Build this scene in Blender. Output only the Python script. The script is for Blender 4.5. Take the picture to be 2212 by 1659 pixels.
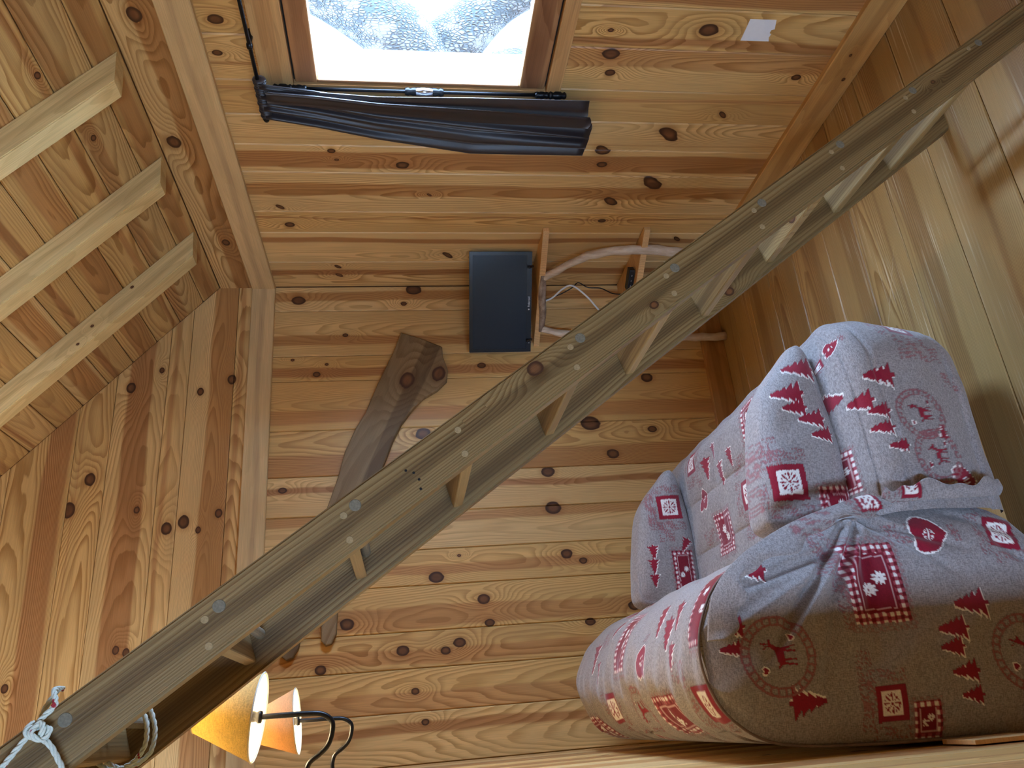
import bpy, bmesh, math, random
import numpy as np
from mathutils import Vector, Matrix

for _o in list(bpy.data.objects):
    bpy.data.objects.remove(_o, do_unlink=True)
SC = bpy.context.scene
COL = SC.collection

# ------------------------------------------------------------------ camera
cd = bpy.data.cameras.new('camera')
cd.sensor_fit = 'HORIZONTAL'; cd.sensor_width = 36.0
cd.lens = 36.0 * 1703.58 / 2212.0
cd.clip_start = 0.02; cd.clip_end = 200
cam = bpy.data.objects.new('camera', cd); COL.objects.link(cam)
# the photographer held the phone on its side: picture-right is down in the room
RIGHT = Vector((0.91583805, -0.40077435, -0.02491178))
DOWN = Vector((-0.080087, -0.12151518, -0.98935339))
FWD = Vector((0.3934803, 0.90808259, -0.14338504))
m = Matrix((DOWN, RIGHT, -FWD)).transposed().to_4x4()
m.translation = Vector((0, 0, 1.5))
cam.matrix_world = m
SC.camera = cam

# ------------------------------------------------------------------ world, exposure
world = bpy.data.worlds.new('sky'); SC.world = world
world.use_nodes = True
wn = world.node_tree.nodes; wl = world.node_tree.links
bg = wn['Background']
bg.inputs['Color'].default_value = (0.43, 0.64, 1.0, 1)
bg.inputs['Strength'].default_value = 46.0
SC.view_settings.view_transform = 'Standard'
SC.view_settings.look = 'None'
SC.view_settings.gamma = 1.0
SC.view_settings.use_curve_mapping = False
SC.view_settings.exposure = 0.72
try:
    SC.cycles.use_denoising = True
    SC.cycles.adaptive_threshold = 0.07
    SC.cycles.max_bounces = 5
    SC.cycles.diffuse_bounces = 5
    SC.cycles.sample_clamp_indirect = 6.0
    SC.cycles.caustics_reflective = False
    SC.cycles.caustics_refractive = False
except Exception:
    pass

def portal(name, loc, direction, sx, sy):
    l = bpy.data.lights.new(name, 'AREA'); l.shape = 'RECTANGLE'; l.size = sx; l.size_y = sy
    l.cycles.is_portal = True
    o = bpy.data.objects.new(name, l); COL.objects.link(o)
    o.location = loc
    o.rotation_euler = Vector(direction).to_track_quat('-Z', 'Y').to_euler()
    return o
portal('window_portal', (2.06, 1.61, 1.40), (-1, 0, 0), 0.90, 0.66)
portal('near_window_portal', (-1.55, -1.78, 1.07), (0, 1, 0), 0.75, 2.05)

# ------------------------------------------------------------------ helpers
rnd = random.Random(7)

def tag(o, label=None, cat=None, group=None, kind=None):
    if label: o['label'] = label
    if cat: o['category'] = cat
    if group: o['group'] = group
    if kind: o['kind'] = kind
    return o

def link(name, mesh, mat=None, parent=None, smooth=False):
    o = bpy.data.objects.new(name, mesh); COL.objects.link(o)
    if mat is not None:
        if isinstance(mat, (list, tuple)):
            for q in mat: mesh.materials.append(q)
        else:
            mesh.materials.append(mat)
    if parent is not None: o.parent = parent
    if smooth:
        mesh.shade_smooth()
    return o

def empty(name, loc=(0, 0, 0)):
    o = bpy.data.objects.new(name, None); COL.objects.link(o)
    o.location = loc; o.empty_display_size = 0.1
    return o

def from_bm(name, bm, mat=None, parent=None, smooth=False):
    me = bpy.data.meshes.new(name); bm.normal_update(); bm.to_mesh(me); bm.free()
    return link(name, me, mat, parent, smooth)

def pydata(name, v, f, mat=None, parent=None, smooth=False):
    me = bpy.data.meshes.new(name); me.from_pydata(v, [], f); me.update()
    bm = bmesh.new(); bm.from_mesh(me); bmesh.ops.recalc_face_normals(bm, faces=bm.faces); bm.to_mesh(me); bm.free()
    return link(name, me, mat, parent, smooth)

def place(o, origin, xd, yd, parent=None):
    """local x along xd, y along yd, at a world point; parents sit at the world origin or are given"""
    xd = Vector(xd).normalized(); yd = Vector(yd).normalized(); zd = xd.cross(yd)
    mm = Matrix((xd, yd, zd)).transposed().to_4x4(); mm.translation = Vector(origin)
    if parent is not None:
        mm = parent.matrix_basis.inverted() @ mm
        o.parent = parent
    o.matrix_local = mm
    return o

def box_bm(bm, lo, hi):
    x0, y0, z0 = lo; x1, y1, z1 = hi
    vs = [bm.verts.new(p) for p in ((x0,y0,z0),(x1,y0,z0),(x1,y1,z0),(x0,y1,z0),(x0,y0,z1),(x1,y0,z1),(x1,y1,z1),(x0,y1,z1))]
    for f in ((0,3,2,1),(4,5,6,7),(0,1,5,4),(1,2,6,5),(2,3,7,6),(3,0,4,7)):
        bm.faces.new([vs[i] for i in f])

def box(name, lo, hi, mat, parent=None, bevel=0.0):
    bm = bmesh.new(); box_bm(bm, lo, hi)
    if bevel:
        bmesh.ops.bevel(bm, geom=list(bm.edges), offset=bevel, segments=2, affect='EDGES', profile=0.5)
    return from_bm(name, bm, mat, parent)

def prism(name, pts, thick, mat, parent=None, bevel=0.0, smooth=False):
    """polygon in local x,y extruded from z=-thick to z=0"""
    bm = bmesh.new()
    a = [bm.verts.new((p[0], p[1], 0)) for p in pts]
    b = [bm.verts.new((p[0], p[1], -thick)) for p in pts]
    n = len(pts)
    top = bm.faces.new(a); bm.faces.new(list(reversed(b)))
    for i in range(n):
        bm.faces.new([a[i], b[i], b[(i+1) % n], a[(i+1) % n]])
    bmesh.ops.recalc_face_normals(bm, faces=bm.faces)
    if bevel:
        es = [e for e in bm.edges if all(abs(v.co.z) < 1e-6 for v in e.verts)]
        bmesh.ops.bevel(bm, geom=es, offset=bevel, segments=3, affect='EDGES', profile=0.5)
    return from_bm(name, bm, mat, parent, smooth)

def tube(bm, pts, radii, seg=10, cap=True):
    pts = [Vector(p) for p in pts]
    if not isinstance(radii, (list, tuple)): radii = [radii]*len(pts)
    rings = []
    up = Vector((0, 0, 1))
    t0 = (pts[1]-pts[0]).normalized()
    if abs(t0.dot(up)) > 0.9: up = Vector((0, 1, 0))
    nrm = t0.cross(up).normalized()
    for i, p in enumerate(pts):
        t = (pts[min(i+1, len(pts)-1)] - pts[max(i-1, 0)]).normalized()
        nrm = (nrm - t*nrm.dot(t)).normalized()
        bn = t.cross(nrm)
        rings.append([bm.verts.new(p + (nrm*math.cos(2*math.pi*k/seg) + bn*math.sin(2*math.pi*k/seg))*radii[i]) for k in range(seg)])
    for i in range(len(rings)-1):
        for k in range(seg):
            bm.faces.new([rings[i][k], rings[i][(k+1) % seg], rings[i+1][(k+1) % seg], rings[i+1][k]])
    if cap:
        bm.faces.new(list(reversed(rings[0]))); bm.faces.new(rings[-1])

def crv(P, n):
    """Catmull-Rom through points"""
    P = [Vector(p) for p in P]; N = len(P); out = []
    for k in range(n):
        tt = k/(n-1)*(N-1); i = min(int(tt), N-2); u = tt-i
        p0 = P[max(i-1, 0)]; p1 = P[i]; p2 = P[i+1]; p3 = P[min(i+2, N-1)]
        out.append(0.5*((2*p1) + (p2-p0)*u + (2*p0-5*p1+4*p2-p3)*u*u + (3*p1-p0-3*p2+p3)*u**3))
    return out

def lathe(bm, prof, seg=28, origin=(0, 0, 0), axis='z'):
    rings = []
    for r, h in prof:
        ring = []
        for k in range(seg):
            a = 2*math.pi*k/seg
            p = (r*math.cos(a), r*math.sin(a), h)
            if axis == 'x': p = (h, r*math.cos(a), r*math.sin(a))
            if axis == 'y': p = (r*math.cos(a), h, -r*math.sin(a))
            ring.append(bm.verts.new(Vector(p)+Vector(origin)))
        rings.append(ring)
    for i in range(len(rings)-1):
        for k in range(seg):
            bm.faces.new([rings[i][k], rings[i][(k+1) % seg], rings[i+1][(k+1) % seg], rings[i+1][k]])

# ------------------------------------------------------------------ node helpers
class NT:
    def __init__(s, nt): s.nt = nt; s.n = nt.nodes; s.l = nt.links
    def put(s, sock, v):
        if v is None: return
        if isinstance(v, bpy.types.NodeSocket): s.l.new(v, sock)
        else:
            try: sock.default_value = v
            except Exception:
                sock.default_value = (*v, 1.0)
    def math(s, op, a, b=None, c=None, clamp=False):
        x = s.n.new('ShaderNodeMath'); x.operation = op; x.use_clamp = clamp
        s.put(x.inputs[0], a); s.put(x.inputs[1], b); s.put(x.inputs[2], c)
        return x.outputs[0]
    def vmath(s, op, a, b=None, out=0):
        x = s.n.new('ShaderNodeVectorMath'); x.operation = op
        s.put(x.inputs[0], a); s.put(x.inputs[1], b)
        return x.outputs[out]
    def noise(s, vec, scale=1.0, detail=2.0, rough=0.5, dist=0.0):
        x = s.n.new('ShaderNodeTexNoise'); s.put(x.inputs['Vector'], vec)
        x.inputs['Scale'].default_value = scale; x.inputs['Detail'].default_value = detail
        x.inputs['Roughness'].default_value = rough; x.inputs['Distortion'].default_value = dist
        return x.outputs['Fac']
    def smooth(s, v, a, b, lo=0.0, hi=1.0):
        x = s.n.new('ShaderNodeMapRange'); x.interpolation_type = 'SMOOTHSTEP'
        s.put(x.inputs['Value'], v); s.put(x.inputs['From Min'], a); s.put(x.inputs['From Max'], b)
        x.inputs['To Min'].default_value = lo; x.inputs['To Max'].default_value = hi
        return x.outputs['Result']
    def lin(s, v, a, b, lo=0.0, hi=1.0):
        x = s.n.new('ShaderNodeMapRange'); s.put(x.inputs['Value'], v)
        x.inputs['From Min'].default_value = a; x.inputs['From Max'].default_value = b
        x.inputs['To Min'].default_value = lo; x.inputs['To Max'].default_value = hi
        return x.outputs['Result']
    def mix(s, f, a, b, mode='MIX'):
        x = s.n.new('ShaderNodeMix'); x.data_type = 'RGBA'; x.blend_type = mode
        s.put(x.inputs[0], f); s.put(x.inputs[6], a); s.put(x.inputs[7], b)
        return x.outputs[2]
    def comb(s, a, b, c):
        x = s.n.new('ShaderNodeCombineXYZ'); s.put(x.inputs[0], a); s.put(x.inputs[1], b); s.put(x.inputs[2], c)
        return x.outputs[0]

def srgb(r, g, b):
    f = lambda c: (c/255/12.92) if c/255 <= 0.04045 else ((c/255+0.055)/1.055)**2.4
    return (f(r), f(g), f(b), 1.0)

NK = 5
def make_wood_group(NK):
    g = bpy.data.node_groups.new('board_grain_%d' % NK, 'ShaderNodeTree')
    I = g.interface
    def inp(n, t, d=None):
        s_ = I.new_socket(n, in_out='INPUT', socket_type=t)
        if d is not None: s_.default_value = d
    inp('Seed', 'NodeSocketFloat', 0.0); inp('Sap', 'NodeSocketColor'); inp('Heart', 'NodeSocketColor')
    inp('HeartC', 'NodeSocketFloat', 0.0); inp('HeartW', 'NodeSocketFloat', 0.03); inp('T0', 'NodeSocketFloat', 0.0)
    inp('Curve', 'NodeSocketFloat', 900.0); inp('Along', 'NodeSocketFloat', 5.0); inp('Line', 'NodeSocketFloat', 0.45)
    inp('KnotTilt', 'NodeSocketFloat', 0.0); inp('Warp', 'NodeSocketFloat', 7.0)
    for k in range(NK): inp('K%d' % k, 'NodeSocketVector', (0.0, 9.0, 0.01))
    I.new_socket('Color', in_out='OUTPUT', socket_type='NodeSocketColor')
    I.new_socket('Height', in_out='OUTPUT', socket_type='NodeSocketFloat')
    t = NT(g)
    gi = g.nodes.new('NodeGroupInput'); go = g.nodes.new('NodeGroupOutput')
    O = gi.outputs
    tc = g.nodes.new('ShaderNodeTexCoord')
    sp = g.nodes.new('ShaderNodeSeparateXYZ'); g.links.new(tc.outputs['Object'], sp.inputs[0])
    S, T, Z = sp.outputs
    sd = t.math('MULTIPLY', O['Seed'], 7.31)
    s2 = t.math('ADD', S, sd)
    low = t.noise(t.comb(t.math('MULTIPLY', s2, 1.6), t.math('MULTIPLY', T, 7.0), t.math('ADD', t.math('MULTIPLY', Z, 7.0), sd)), 1.0, 2.0)
    med = t.noise(t.comb(t.math('MULTIPLY', s2, 7.0), t.math('MULTIPLY', T, 40.0), sd), 1.0, 2.0)
    ksum = None; kmask = None; krim = None; kin = None
    for k in range(NK):
        ks = g.nodes.new('ShaderNodeSeparateXYZ'); g.links.new(O['K%d' % k], ks.inputs[0])
        ds = t.math('SUBTRACT', S, ks.outputs[0]); dt = t.math('SUBTRACT', T, ks.outputs[1])
        dts = t.math('ADD', dt, t.math('MULTIPLY', ds, O['KnotTilt']))
        rr = ks.outputs[2]
        d1 = t.math('SQRT', t.math('ADD', t.math('POWER', t.math('MULTIPLY', ds, 0.42), 2.0), t.math('POWER', dt, 2.0)))
        d2 = t.math('SQRT', t.math('ADD', t.math('POWER', t.math('MULTIPLY', ds, 0.82), 2.0), t.math('POWER', t.math('MULTIPLY', dts, 1.08), 2.0)))
        q = t.math('DIVIDE', d1, t.math('MULTIPLY', rr, 2.1))
        e = t.math('EXPONENT', t.math('MULTIPLY', t.math('MULTIPLY', q, q), -1.0))
        ksum = e if ksum is None else t.math('ADD', ksum, e)
        w = t.math('ADD', t.math('DIVIDE', d2, rr), t.math('MULTIPLY', t.math('SUBTRACT', med, 0.5), 0.5))
        mk = t.smooth(w, 1.06, 0.9)
        rim = t.smooth(w, 1.9, 1.0)
        ki = t.smooth(w, .85, .35)
        kin = ki if kin is None else t.math('MAXIMUM', kin, ki)
        kmask = mk if kmask is None else t.math('MAXIMUM', kmask, mk)
        krim = rim if krim is None else t.math('MAXIMUM', krim, rim)
    dt0 = t.math('SUBTRACT', T, O['T0'])
    H = t.math('MULTIPLY', t.math('MULTIPLY', dt0, dt0), O['Curve'])
    H = t.math('ADD', H, t.math('MULTIPLY', s2, O['Along']))
    H = t.math('ADD', H, t.math('MULTIPLY', low, O['Warp']))
    H = t.math('ADD', H, t.math('MULTIPLY', med, 0.55))
    if NK: H = t.math('ADD', H, t.math('MULTIPLY', ksum, 6.0))
    fr = t.math('FRACT', H)
    L = t.math('MULTIPLY', t.smooth(fr, 0.25, 0.93), t.smooth(fr, 1.0, 0.94))
    fib = t.noise(t.comb(t.math('MULTIPLY', s2, 5.0), t.math('MULTIPLY', T, 420.0), t.math('MULTIPLY', Z, 420.0)), 1.0, 2.0)
    blot = t.noise(t.comb(t.math('MULTIPLY', s2, 2.3), t.math('MULTIPLY', T, 14.0), sd), 1.0, 3.0)
    hd = t.math('ABSOLUTE', t.math('ADD', t.math('SUBTRACT', T, O['HeartC']), t.math('MULTIPLY', t.math('SUBTRACT', low, 0.5), 0.05)))
    hm = t.smooth(hd, t.math('ADD', O['HeartW'], 0.006), t.math('SUBTRACT', O['HeartW'], 0.006))
    col = t.mix(hm, O['Sap'], O['Heart'])
    dark = t.mix(1.0, col, (0.56, 0.445, 0.32, 1), 'MULTIPLY')
    lf = t.math('MULTIPLY', L, t.math('MULTIPLY', O['Line'], t.lin(blot, 0.3, 0.7, 0.5, 1.25)), clamp=True)
    col = t.mix(lf, col, dark)
    fibc = t.lin(fib, 0.25, 0.75, 0.86, 1.12)
    blc = t.lin(blot, 0.25, 0.75, 0.84, 1.12)
    mul = t.math('MULTIPLY', fibc, blc)
    col = t.mix(1.0, col, t.comb(mul, mul, mul), 'MULTIPLY')
    if NK: col = t.mix(t.math('MULTIPLY', krim, 0.38), col, t.mix(1.0, col, (0.62, 0.42, 0.28, 1), 'MULTIPLY'))
    if NK: col = t.mix(kmask, col, t.mix(t.math('MULTIPLY', kin, t.lin(med, .3, .7, .4, 1.0)), srgb(70, 42, 26), srgb(128, 84, 50)))
    g.links.new(col, go.inputs['Color'])
    g.links.new(fib, go.inputs['Height'])
    return g
_WG = {}
def wood_group(n):
    if n not in _WG: _WG[n] = make_wood_group(n)
    return _WG[n]

def wood(name, sap, heart, seed=None, heartc=None, heartw=None, t0=None, curve=900., along=5., line=0.45, knots=(), tilt=0.0, rough=0.42, bump=0.12, width=0.15, spec=0.4, warp=7.0):
    seed = rnd.uniform(0, 9) if seed is None else seed
    heartc = rnd.uniform(-width*.35, width*.35) if heartc is None else heartc
    heartw = rnd.uniform(0.0, width*.36) if heartw is None else heartw
    t0 = rnd.uniform(-width*.3, width*.3) if t0 is None else t0
    mt = bpy.data.materials.new(name); mt.use_nodes = True
    nt = mt.node_tree; b = nt.nodes['Principled BSDF']
    g = nt.nodes.new('ShaderNodeGroup'); g.node_tree = wood_group(min(len(knots), NK))
    for k, v in dict(Seed=seed, Sap=sap, Heart=heart, HeartC=heartc, HeartW=heartw, T0=t0, Curve=curve, Along=along, Line=line, KnotTilt=tilt, Warp=warp).items():
        g.inputs[k].default_value = v
    for k in range(min(len(knots), NK)):
        g.inputs['K%d' % k].default_value = knots[k]
    nt.links.new(g.outputs['Color'], b.inputs['Base Color'])
    b.inputs['Roughness'].default_value = rough
    b.inputs['Specular IOR Level'].default_value = spec
    if bump > .15:
        bp = nt.nodes.new('ShaderNodeBump'); bp.inputs['Strength'].default_value = bump; bp.inputs['Distance'].default_value = 0.002
        nt.links.new(g.outputs['Height'], bp.inputs['Height']); nt.links.new(bp.outputs[0], b.inputs['Normal'])
    return mt

def plain(name, col, rough=0.5, metal=0.0, spec=0.5, noise=None, bump=0.0, scale=60.0, amount=0.25):
    mt = bpy.data.materials.new(name); mt.use_nodes = True
    nt = mt.node_tree; b = nt.nodes['Principled BSDF']; t = NT(nt)
    tc = nt.nodes.new('ShaderNodeTexCoord')
    n = t.noise(tc.outputs['Object'], scale, 3.0)
    c = t.mix(1.0, col, t.comb(*[t.lin(n, 0.25, 0.75, 1-amount, 1+amount*.6)]*3), 'MULTIPLY')
    nt.links.new(c, b.inputs['Base Color'])
    b.inputs['Roughness'].default_value = rough; b.inputs['Metallic'].default_value = metal
    b.inputs['Specular IOR Level'].default_value = spec
    if bump:
        bp = nt.nodes.new('ShaderNodeBump'); bp.inputs['Strength'].default_value = bump; bp.inputs['Distance'].default_value = 0.003
        nt.links.new(n, bp.inputs['Height']); nt.links.new(bp.outputs[0], b.inputs['Normal'])
    return mt

SAP = [srgb(224, 184, 121), srgb(218, 176, 111), srgb(228, 190, 129), srgb(212, 170, 107)]
HEART = [srgb(192, 141, 85), srgb(182, 130, 79), srgb(198, 149, 93)]
def board_mat(knots=(), width=0.15, dim=1.0, tilt=0.0, **kw):
    s_ = list(rnd.choice(SAP)); h_ = list(rnd.choice(HEART)); f = dim*rnd.uniform(0.93, 1.06)
    return wood('pine_board', [c*f for c in s_[:3]]+[1], [c*f for c in h_[:3]]+[1], knots=knots, width=width, tilt=tilt, line=rnd.uniform(.5, .85), curve=rnd.choice((420, 700, 1000, 1500)), along=rnd.choice((3, 5, 8)), **kw)

def plank_mesh(L, W, th, c=0.0035):
    prof = [(-W/2, -th), (W/2, -th), (W/2, -c), (W/2-c, 0), (-W/2+c, 0), (-W/2, -c)]
    v = [(-L/2, y, z) for y, z in prof] + [(L/2, y, z) for y, z in prof]
    n = len(prof)
    f = [tuple(range(n-1, -1, -1)), tuple(range(n, 2*n))] + [(i, (i+1) % n, n+(i+1) % n, n+i) for i in range(n)]
    me = bpy.data.meshes.new('plank'); me.from_pydata(v, [], f); me.update()
    return me

def plank(parent, center, along, across, L, W, th=0.014, knots=(), gap=0.0014, mat=None, name='plank', dim=1.0, c=0.0035, tilt=0.0):
    """board whose face centre is `center`, grain along `along`, face normal = along x across"""
    me = plank_mesh(L, W-gap, th, c)
    a = Vector(along).normalized(); b = Vector(across).normalized(); cc = Vector(center)
    kk = []
    for kp, r in knots:
        dv = Vector(kp)-cc; s_, t_ = dv.dot(a), dv.dot(b)
        if abs(s_) < L/2+.02 and abs(t_) < W/2+.012: kk.append((s_, t_, r))
    kk = sorted(kk, key=lambda q: -q[2])[:NK]
    if len(kk) < 2 and L > 0.6 and rnd.random() < .5:
        kk.append((rnd.uniform(-L*.45, L*.45), rnd.uniform(-W*.35, W*.35), rnd.uniform(.005, .011)))
    o = link(name, me, mat or board_mat(kk, W, dim, tilt))
    place(o, cc, a, b, parent)
    return o

# ------------------------------------------------------------------ the room shell
XR, YB, XL = 1.856, 3.135, -0.11       # right wall, back wall, left partition
YN = -1.62                               # wall behind the photographer
XO = -2.08                               # far side of the cabin, beyond the partition
SL = 0.911; ZE = 2.262                   # roof slope and eaves line
CA = math.cos(math.atan(SL)); SA = math.sin(math.atan(SL))
XRIDGE = XL
ZR = ZE + SL*(XR-XRIDGE)
M_BACKING = wood('rough_backing', srgb(150, 105, 66), srgb(120, 80, 50), seed=3, heartc=0, heartw=.02, t0=0)
M_SHELL = wood('pine_shell', SAP[1], HEART[0], seed=5, heartc=0, heartw=.05, t0=0, curve=60, along=3)

def shell(name, v, f, mat=M_BACKING):
    return tag(pydata(name, v, f, mat), kind='structure')

def slab(name, lo, hi, mat=M_BACKING):
    return tag(box(name, lo, hi, mat), kind='structure')

D_ = 0.015   # planks stand this far into the room from the backing
# floor
floor = slab('floor', (XO-.15, YN-.15, -0.12), (XR+.2, YB+.2, -0.022))
fseams = [YB+.012, 2.965, 2.80, 2.614, 2.41, 2.19, 2.02, 1.822, 1.622, 1.40, 1.20, 1.0, .8, .6, .4, .2, 0, -.2, -.4, -.6, -.8, -1.0, -1.2, -1.4, YN-.01]
def floor_mat(W):
    f = rnd.uniform(.88, 1.08)
    a = srgb(180, 147, 95); b_ = srgb(160, 125, 78)
    mt = wood('floor_board', [c*f for c in a[:3]]+[1], [c*f for c in b_[:3]]+[1], width=W, t0=rnd.choice((-.14, .13, .05, -.16)), line=rnd.uniform(.55, .85), curve=rnd.choice((700, 1000, 1400)), along=rnd.choice((2, 3)), warp=4.0, rough=.36, bump=.2, spec=.5,
              knots=[(rnd.uniform(-1, 1), rnd.uniform(-.06, .06), rnd.uniform(.005, .01))])
    nt = mt.node_tree; t = NT(nt); b = nt.nodes['Principled BSDF']
    src = b.inputs['Base Color'].links[0].from_socket
    tc = nt.nodes.new('ShaderNodeTexCoord'); sep = nt.nodes.new('ShaderNodeSeparateXYZ'); nt.links.new(tc.outputs['Object'], sep.inputs[0])
    sd = rnd.uniform(0, 50)
    # long pale wear lines along the grain, worn patches, and a few thin scratches across
    w1 = t.noise(t.comb(t.math('ADD', t.math('MULTIPLY', sep.outputs[0], 2.2), sd), t.math('MULTIPLY', sep.outputs[1], 150.0), 0.0), 1.0, 2.0)
    w2 = t.noise(t.comb(t.math('ADD', t.math('MULTIPLY', sep.outputs[0], 3.0), sd), t.math('MULTIPLY', sep.outputs[1], 9.0), 0.0), 1.0, 3.0)
    wear = t.math('MULTIPLY', t.smooth(w1, .52, .72), t.smooth(w2, .42, .66))
    sc = t.noise(t.comb(t.math('ADD', t.math('MULTIPLY', sep.outputs[0], 60.0), t.math('MULTIPLY', sep.outputs[1], 95.0)), t.math('ADD', t.math('MULTIPLY', sep.outputs[1], 2.5), sd), 0.0), 1.0, 1.0)
    wear = t.math('MAXIMUM', wear, t.math('MULTIPLY', t.smooth(sc, .76, .80), .6))
    nt.links.new(t.mix(t.math('MULTIPLY', wear, .55), src, srgb(226, 212, 184)), b.inputs['Base Color'])
    nt.links.new(t.lin(w2, .3, .7, .28, .5), b.inputs['Roughness'])
    return mt
for a, b in zip(fseams[:-1], fseams[1:]):
    W = a-b
    plank(floor, ((XR+XO)/2, (a+b)/2, 0), (1, 0, 0), (0, 1, 0), XR-XO, W, .02, gap=.0022, mat=floor_mat(W), c=.003)

# knots read off the walls: (position, radius)
KR = [(1.683,1.976,.018),(1.803,1.996,.012),(2.223,1.706,.012),(2.269,1.692,.007),(2.293,1.464,.02),(1.651,.55,.025),(1.756,.827,.023),(1.83,.812,.014),(1.824,.188,.014),(2.105,.532,.032),(2.196,.749,.025),(2.274,.736,.017),(2.278,.923,.007),(2.375,.515,.034),(2.493,.65,.025),(2.659,1.902,.017),(2.624,.655,.013),(2.878,1.275,.018),(2.753,.293,.014),(2.463,1.364,.008),(2.003,.372,.013),(2.967,1.742,.012),(3.036,1.741,.014),(2.545,1.923,.012),(1.666,.849,.008)]
KB = [(1.787,1.925,.024),(1.837,1.419,.028),(1.765,1.464,.011),(1.611,1.721,.01),(1.452,1.133,.015),(1.425,1.841,.013),(1.472,1.799,.007),(1.495,1.942,.007),(1.141,1.4,.027),(1.162,.678,.036),(1.127,.404,.017),(1.021,.595,.023),(.953,.885,.024),(.798,.879,.028),(.544,1.369,.024),(.624,1.276,.007),(.607,.843,.02),(.575,.778,.014),(.45,1.19,.021),(.36,1.172,.016),(.486,1.652,.01),(.389,1.712,.022),(.359,1.646,.008),(.28,1.506,.02),(.295,1.292,.02),(.27,1.346,.016),(.338,.778,.017),(.307,.841,.011),(.233,1.807,.019),(.135,1.464,.013),(.027,1.431,.013),(1.375,.391,.024),(.387,.592,.021),(.92,1.965,.014),(1.384,2.583,.02),(1.359,2.309,.015),(1.411,2.188,.02),(.998,2.694,.022),(.878,2.756,.025),(.868,2.509,.013),(.789,2.392,.022),(.812,2.333,.022),(.778,2.276,.011),(.84,2.204,.016),(.353,2.528,.013),(.342,2.492,.013),(.25,2.881,.013),(1.46,2.469,.011)]
KRW = [(Vector((XR, y, z)), r) for y, z, r in KR]
KBW = [(Vector((x, YB, z)), r) for x, z, r in KB]

# back wall: backing up to the roof, vertical boards below the beam, level boards in the gable
XFAR = XO
zl = lambda x: ZE + SL*(XR-x) if x >= XRIDGE else ZE + SL*(x-XO)
prof = [(XO-.12, -.1), (XR+.1, -.1), (XR+.1, ZE-.02), (XRIDGE, ZR+.06), (XO-.12, ZE-.02)]
wall_back = shell('wall_back', [(x, YB+D_, z) for x, z in prof]+[(x, YB+.12, z) for x, z in prof],
                  [(0,1,2,3,4), (9,8,7,6,5)]+[(i, i+5, (i+1) % 5+5, (i+1) % 5) for i in range(5)])
bse = [XR, 1.732, 1.512, 1.395, 1.172, .973, .808, .655, .516, .346, .2135, .064, XL]
for a, b in zip(bse[:-1], bse[1:]):
    plank(wall_back, ((a+b)/2, YB, 1.035), (0, 0, 1), (-1, 0, 0), 2.07, a-b, knots=KBW)
gs = [2.118, 2.18, 2.361, 2.444, 2.639, 2.767, 2.991, 3.13, 3.29, 3.45, 3.61, 3.77, 3.93]
for a, b in zip(gs[:-1], gs[1:]):
    # boards cut to the roof slope at their right end
    zc = (a+b)/2; W = b-a-.0014
    xa, xb = XR-(a-ZE)/SL, XR-(b-ZE)/SL
    xa, xb = min(xa, XR), min(xb, XR)
    xl = -0.55
    if xb < xl+.1: break
    cx = (xa+xl)/2
    pts = [(xl-cx, -W/2), (xa-cx, -W/2)]
    if a < ZE < b: pts += [(XR-cx, ZE-zc)]
    pts += [(xb-cx, W/2), (xl-cx, W/2)]
    L = xa-xl
    kk = []
    for kp, r in KBW:
        s_, t_ = kp.x-cx, kp.z-zc
        if abs(s_) < L/2 and abs(t_) < W/2+.01: kk.append((s_, t_, r))
    kk = sorted(kk, key=lambda q: -q[2])[:NK]
    o = prism('plank', pts, .014, board_mat(kk, W, .96), bevel=.003)
    place(o, (cx, YB, zc), (1, 0, 0), (0, 0, 1), wall_back)

# right wall with the window opening
OY0, OY1, OZ0, OZ1 = 1.33, 1.905, 0.985, 1.812
def wallR(name, y0, y1, z0, z1):
    return (XR+D_, y0, z0), (XR+.11, y1, z1)
bm = bmesh.new()
for lo, hi in (wallR('', YN-.1, OY0, -.1, ZE), wallR('', OY1, YB+.1, -.1, ZE), wallR('', OY0, OY1, -.1, OZ0), wallR('', OY0, OY1, OZ1, ZE)):
    box_bm(bm, lo, hi)
wall_right = tag(from_bm('wall_right', bm, M_BACKING), kind='structure')
rse = [YB, 2.931, 2.713, 2.573, 2.339, 2.195, 2.052, OY1, 1.733, 1.58, 1.45, OY0, 1.2, 1.06, .92, .76, .6, .45, .3, .1, -.1, -.3, -.5, -.7, -.9, -1.1, -1.3, -1.5, YN]
for a, b in zip(rse[:-1], rse[1:]):
    yc, W = (a+b)/2, a-b
    tl = rnd.choice((-.5, .0, -.7))
    if b >= OY0-.001 and a <= OY1+.001:
        plank(wall_right, (XR, yc, OZ0/2), (0, 0, 1), (0, 1, 0), OZ0, W, knots=KRW)
        plank(wall_right, (XR, yc, (OZ1+2.07)/2), (0, 0, 1), (0, 1, 0), 2.07-OZ1, W, knots=KRW)
    else:
        plank(wall_right, (XR, yc, 1.035), (0, 0, 1), (0, 1, 0), 2.07, W, knots=KRW, tilt=-tl)
# knee boards standing between the wall plate and the roof
KWW = [(Vector((XR-.004, y, z)), r) for y, z, r in [(1.675,2.185,.022),(2.188,2.212,.024),(2.778,2.166,.018)]]
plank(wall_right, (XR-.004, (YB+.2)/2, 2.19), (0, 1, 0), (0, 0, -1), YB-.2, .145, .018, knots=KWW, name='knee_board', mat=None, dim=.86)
plank(wall_right, (XR-.004, (.2+YN)/2, 2.19), (0, 1, 0), (0, 0, -1), .2-YN, .145, .018, name='knee_board', dim=.86)

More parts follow.
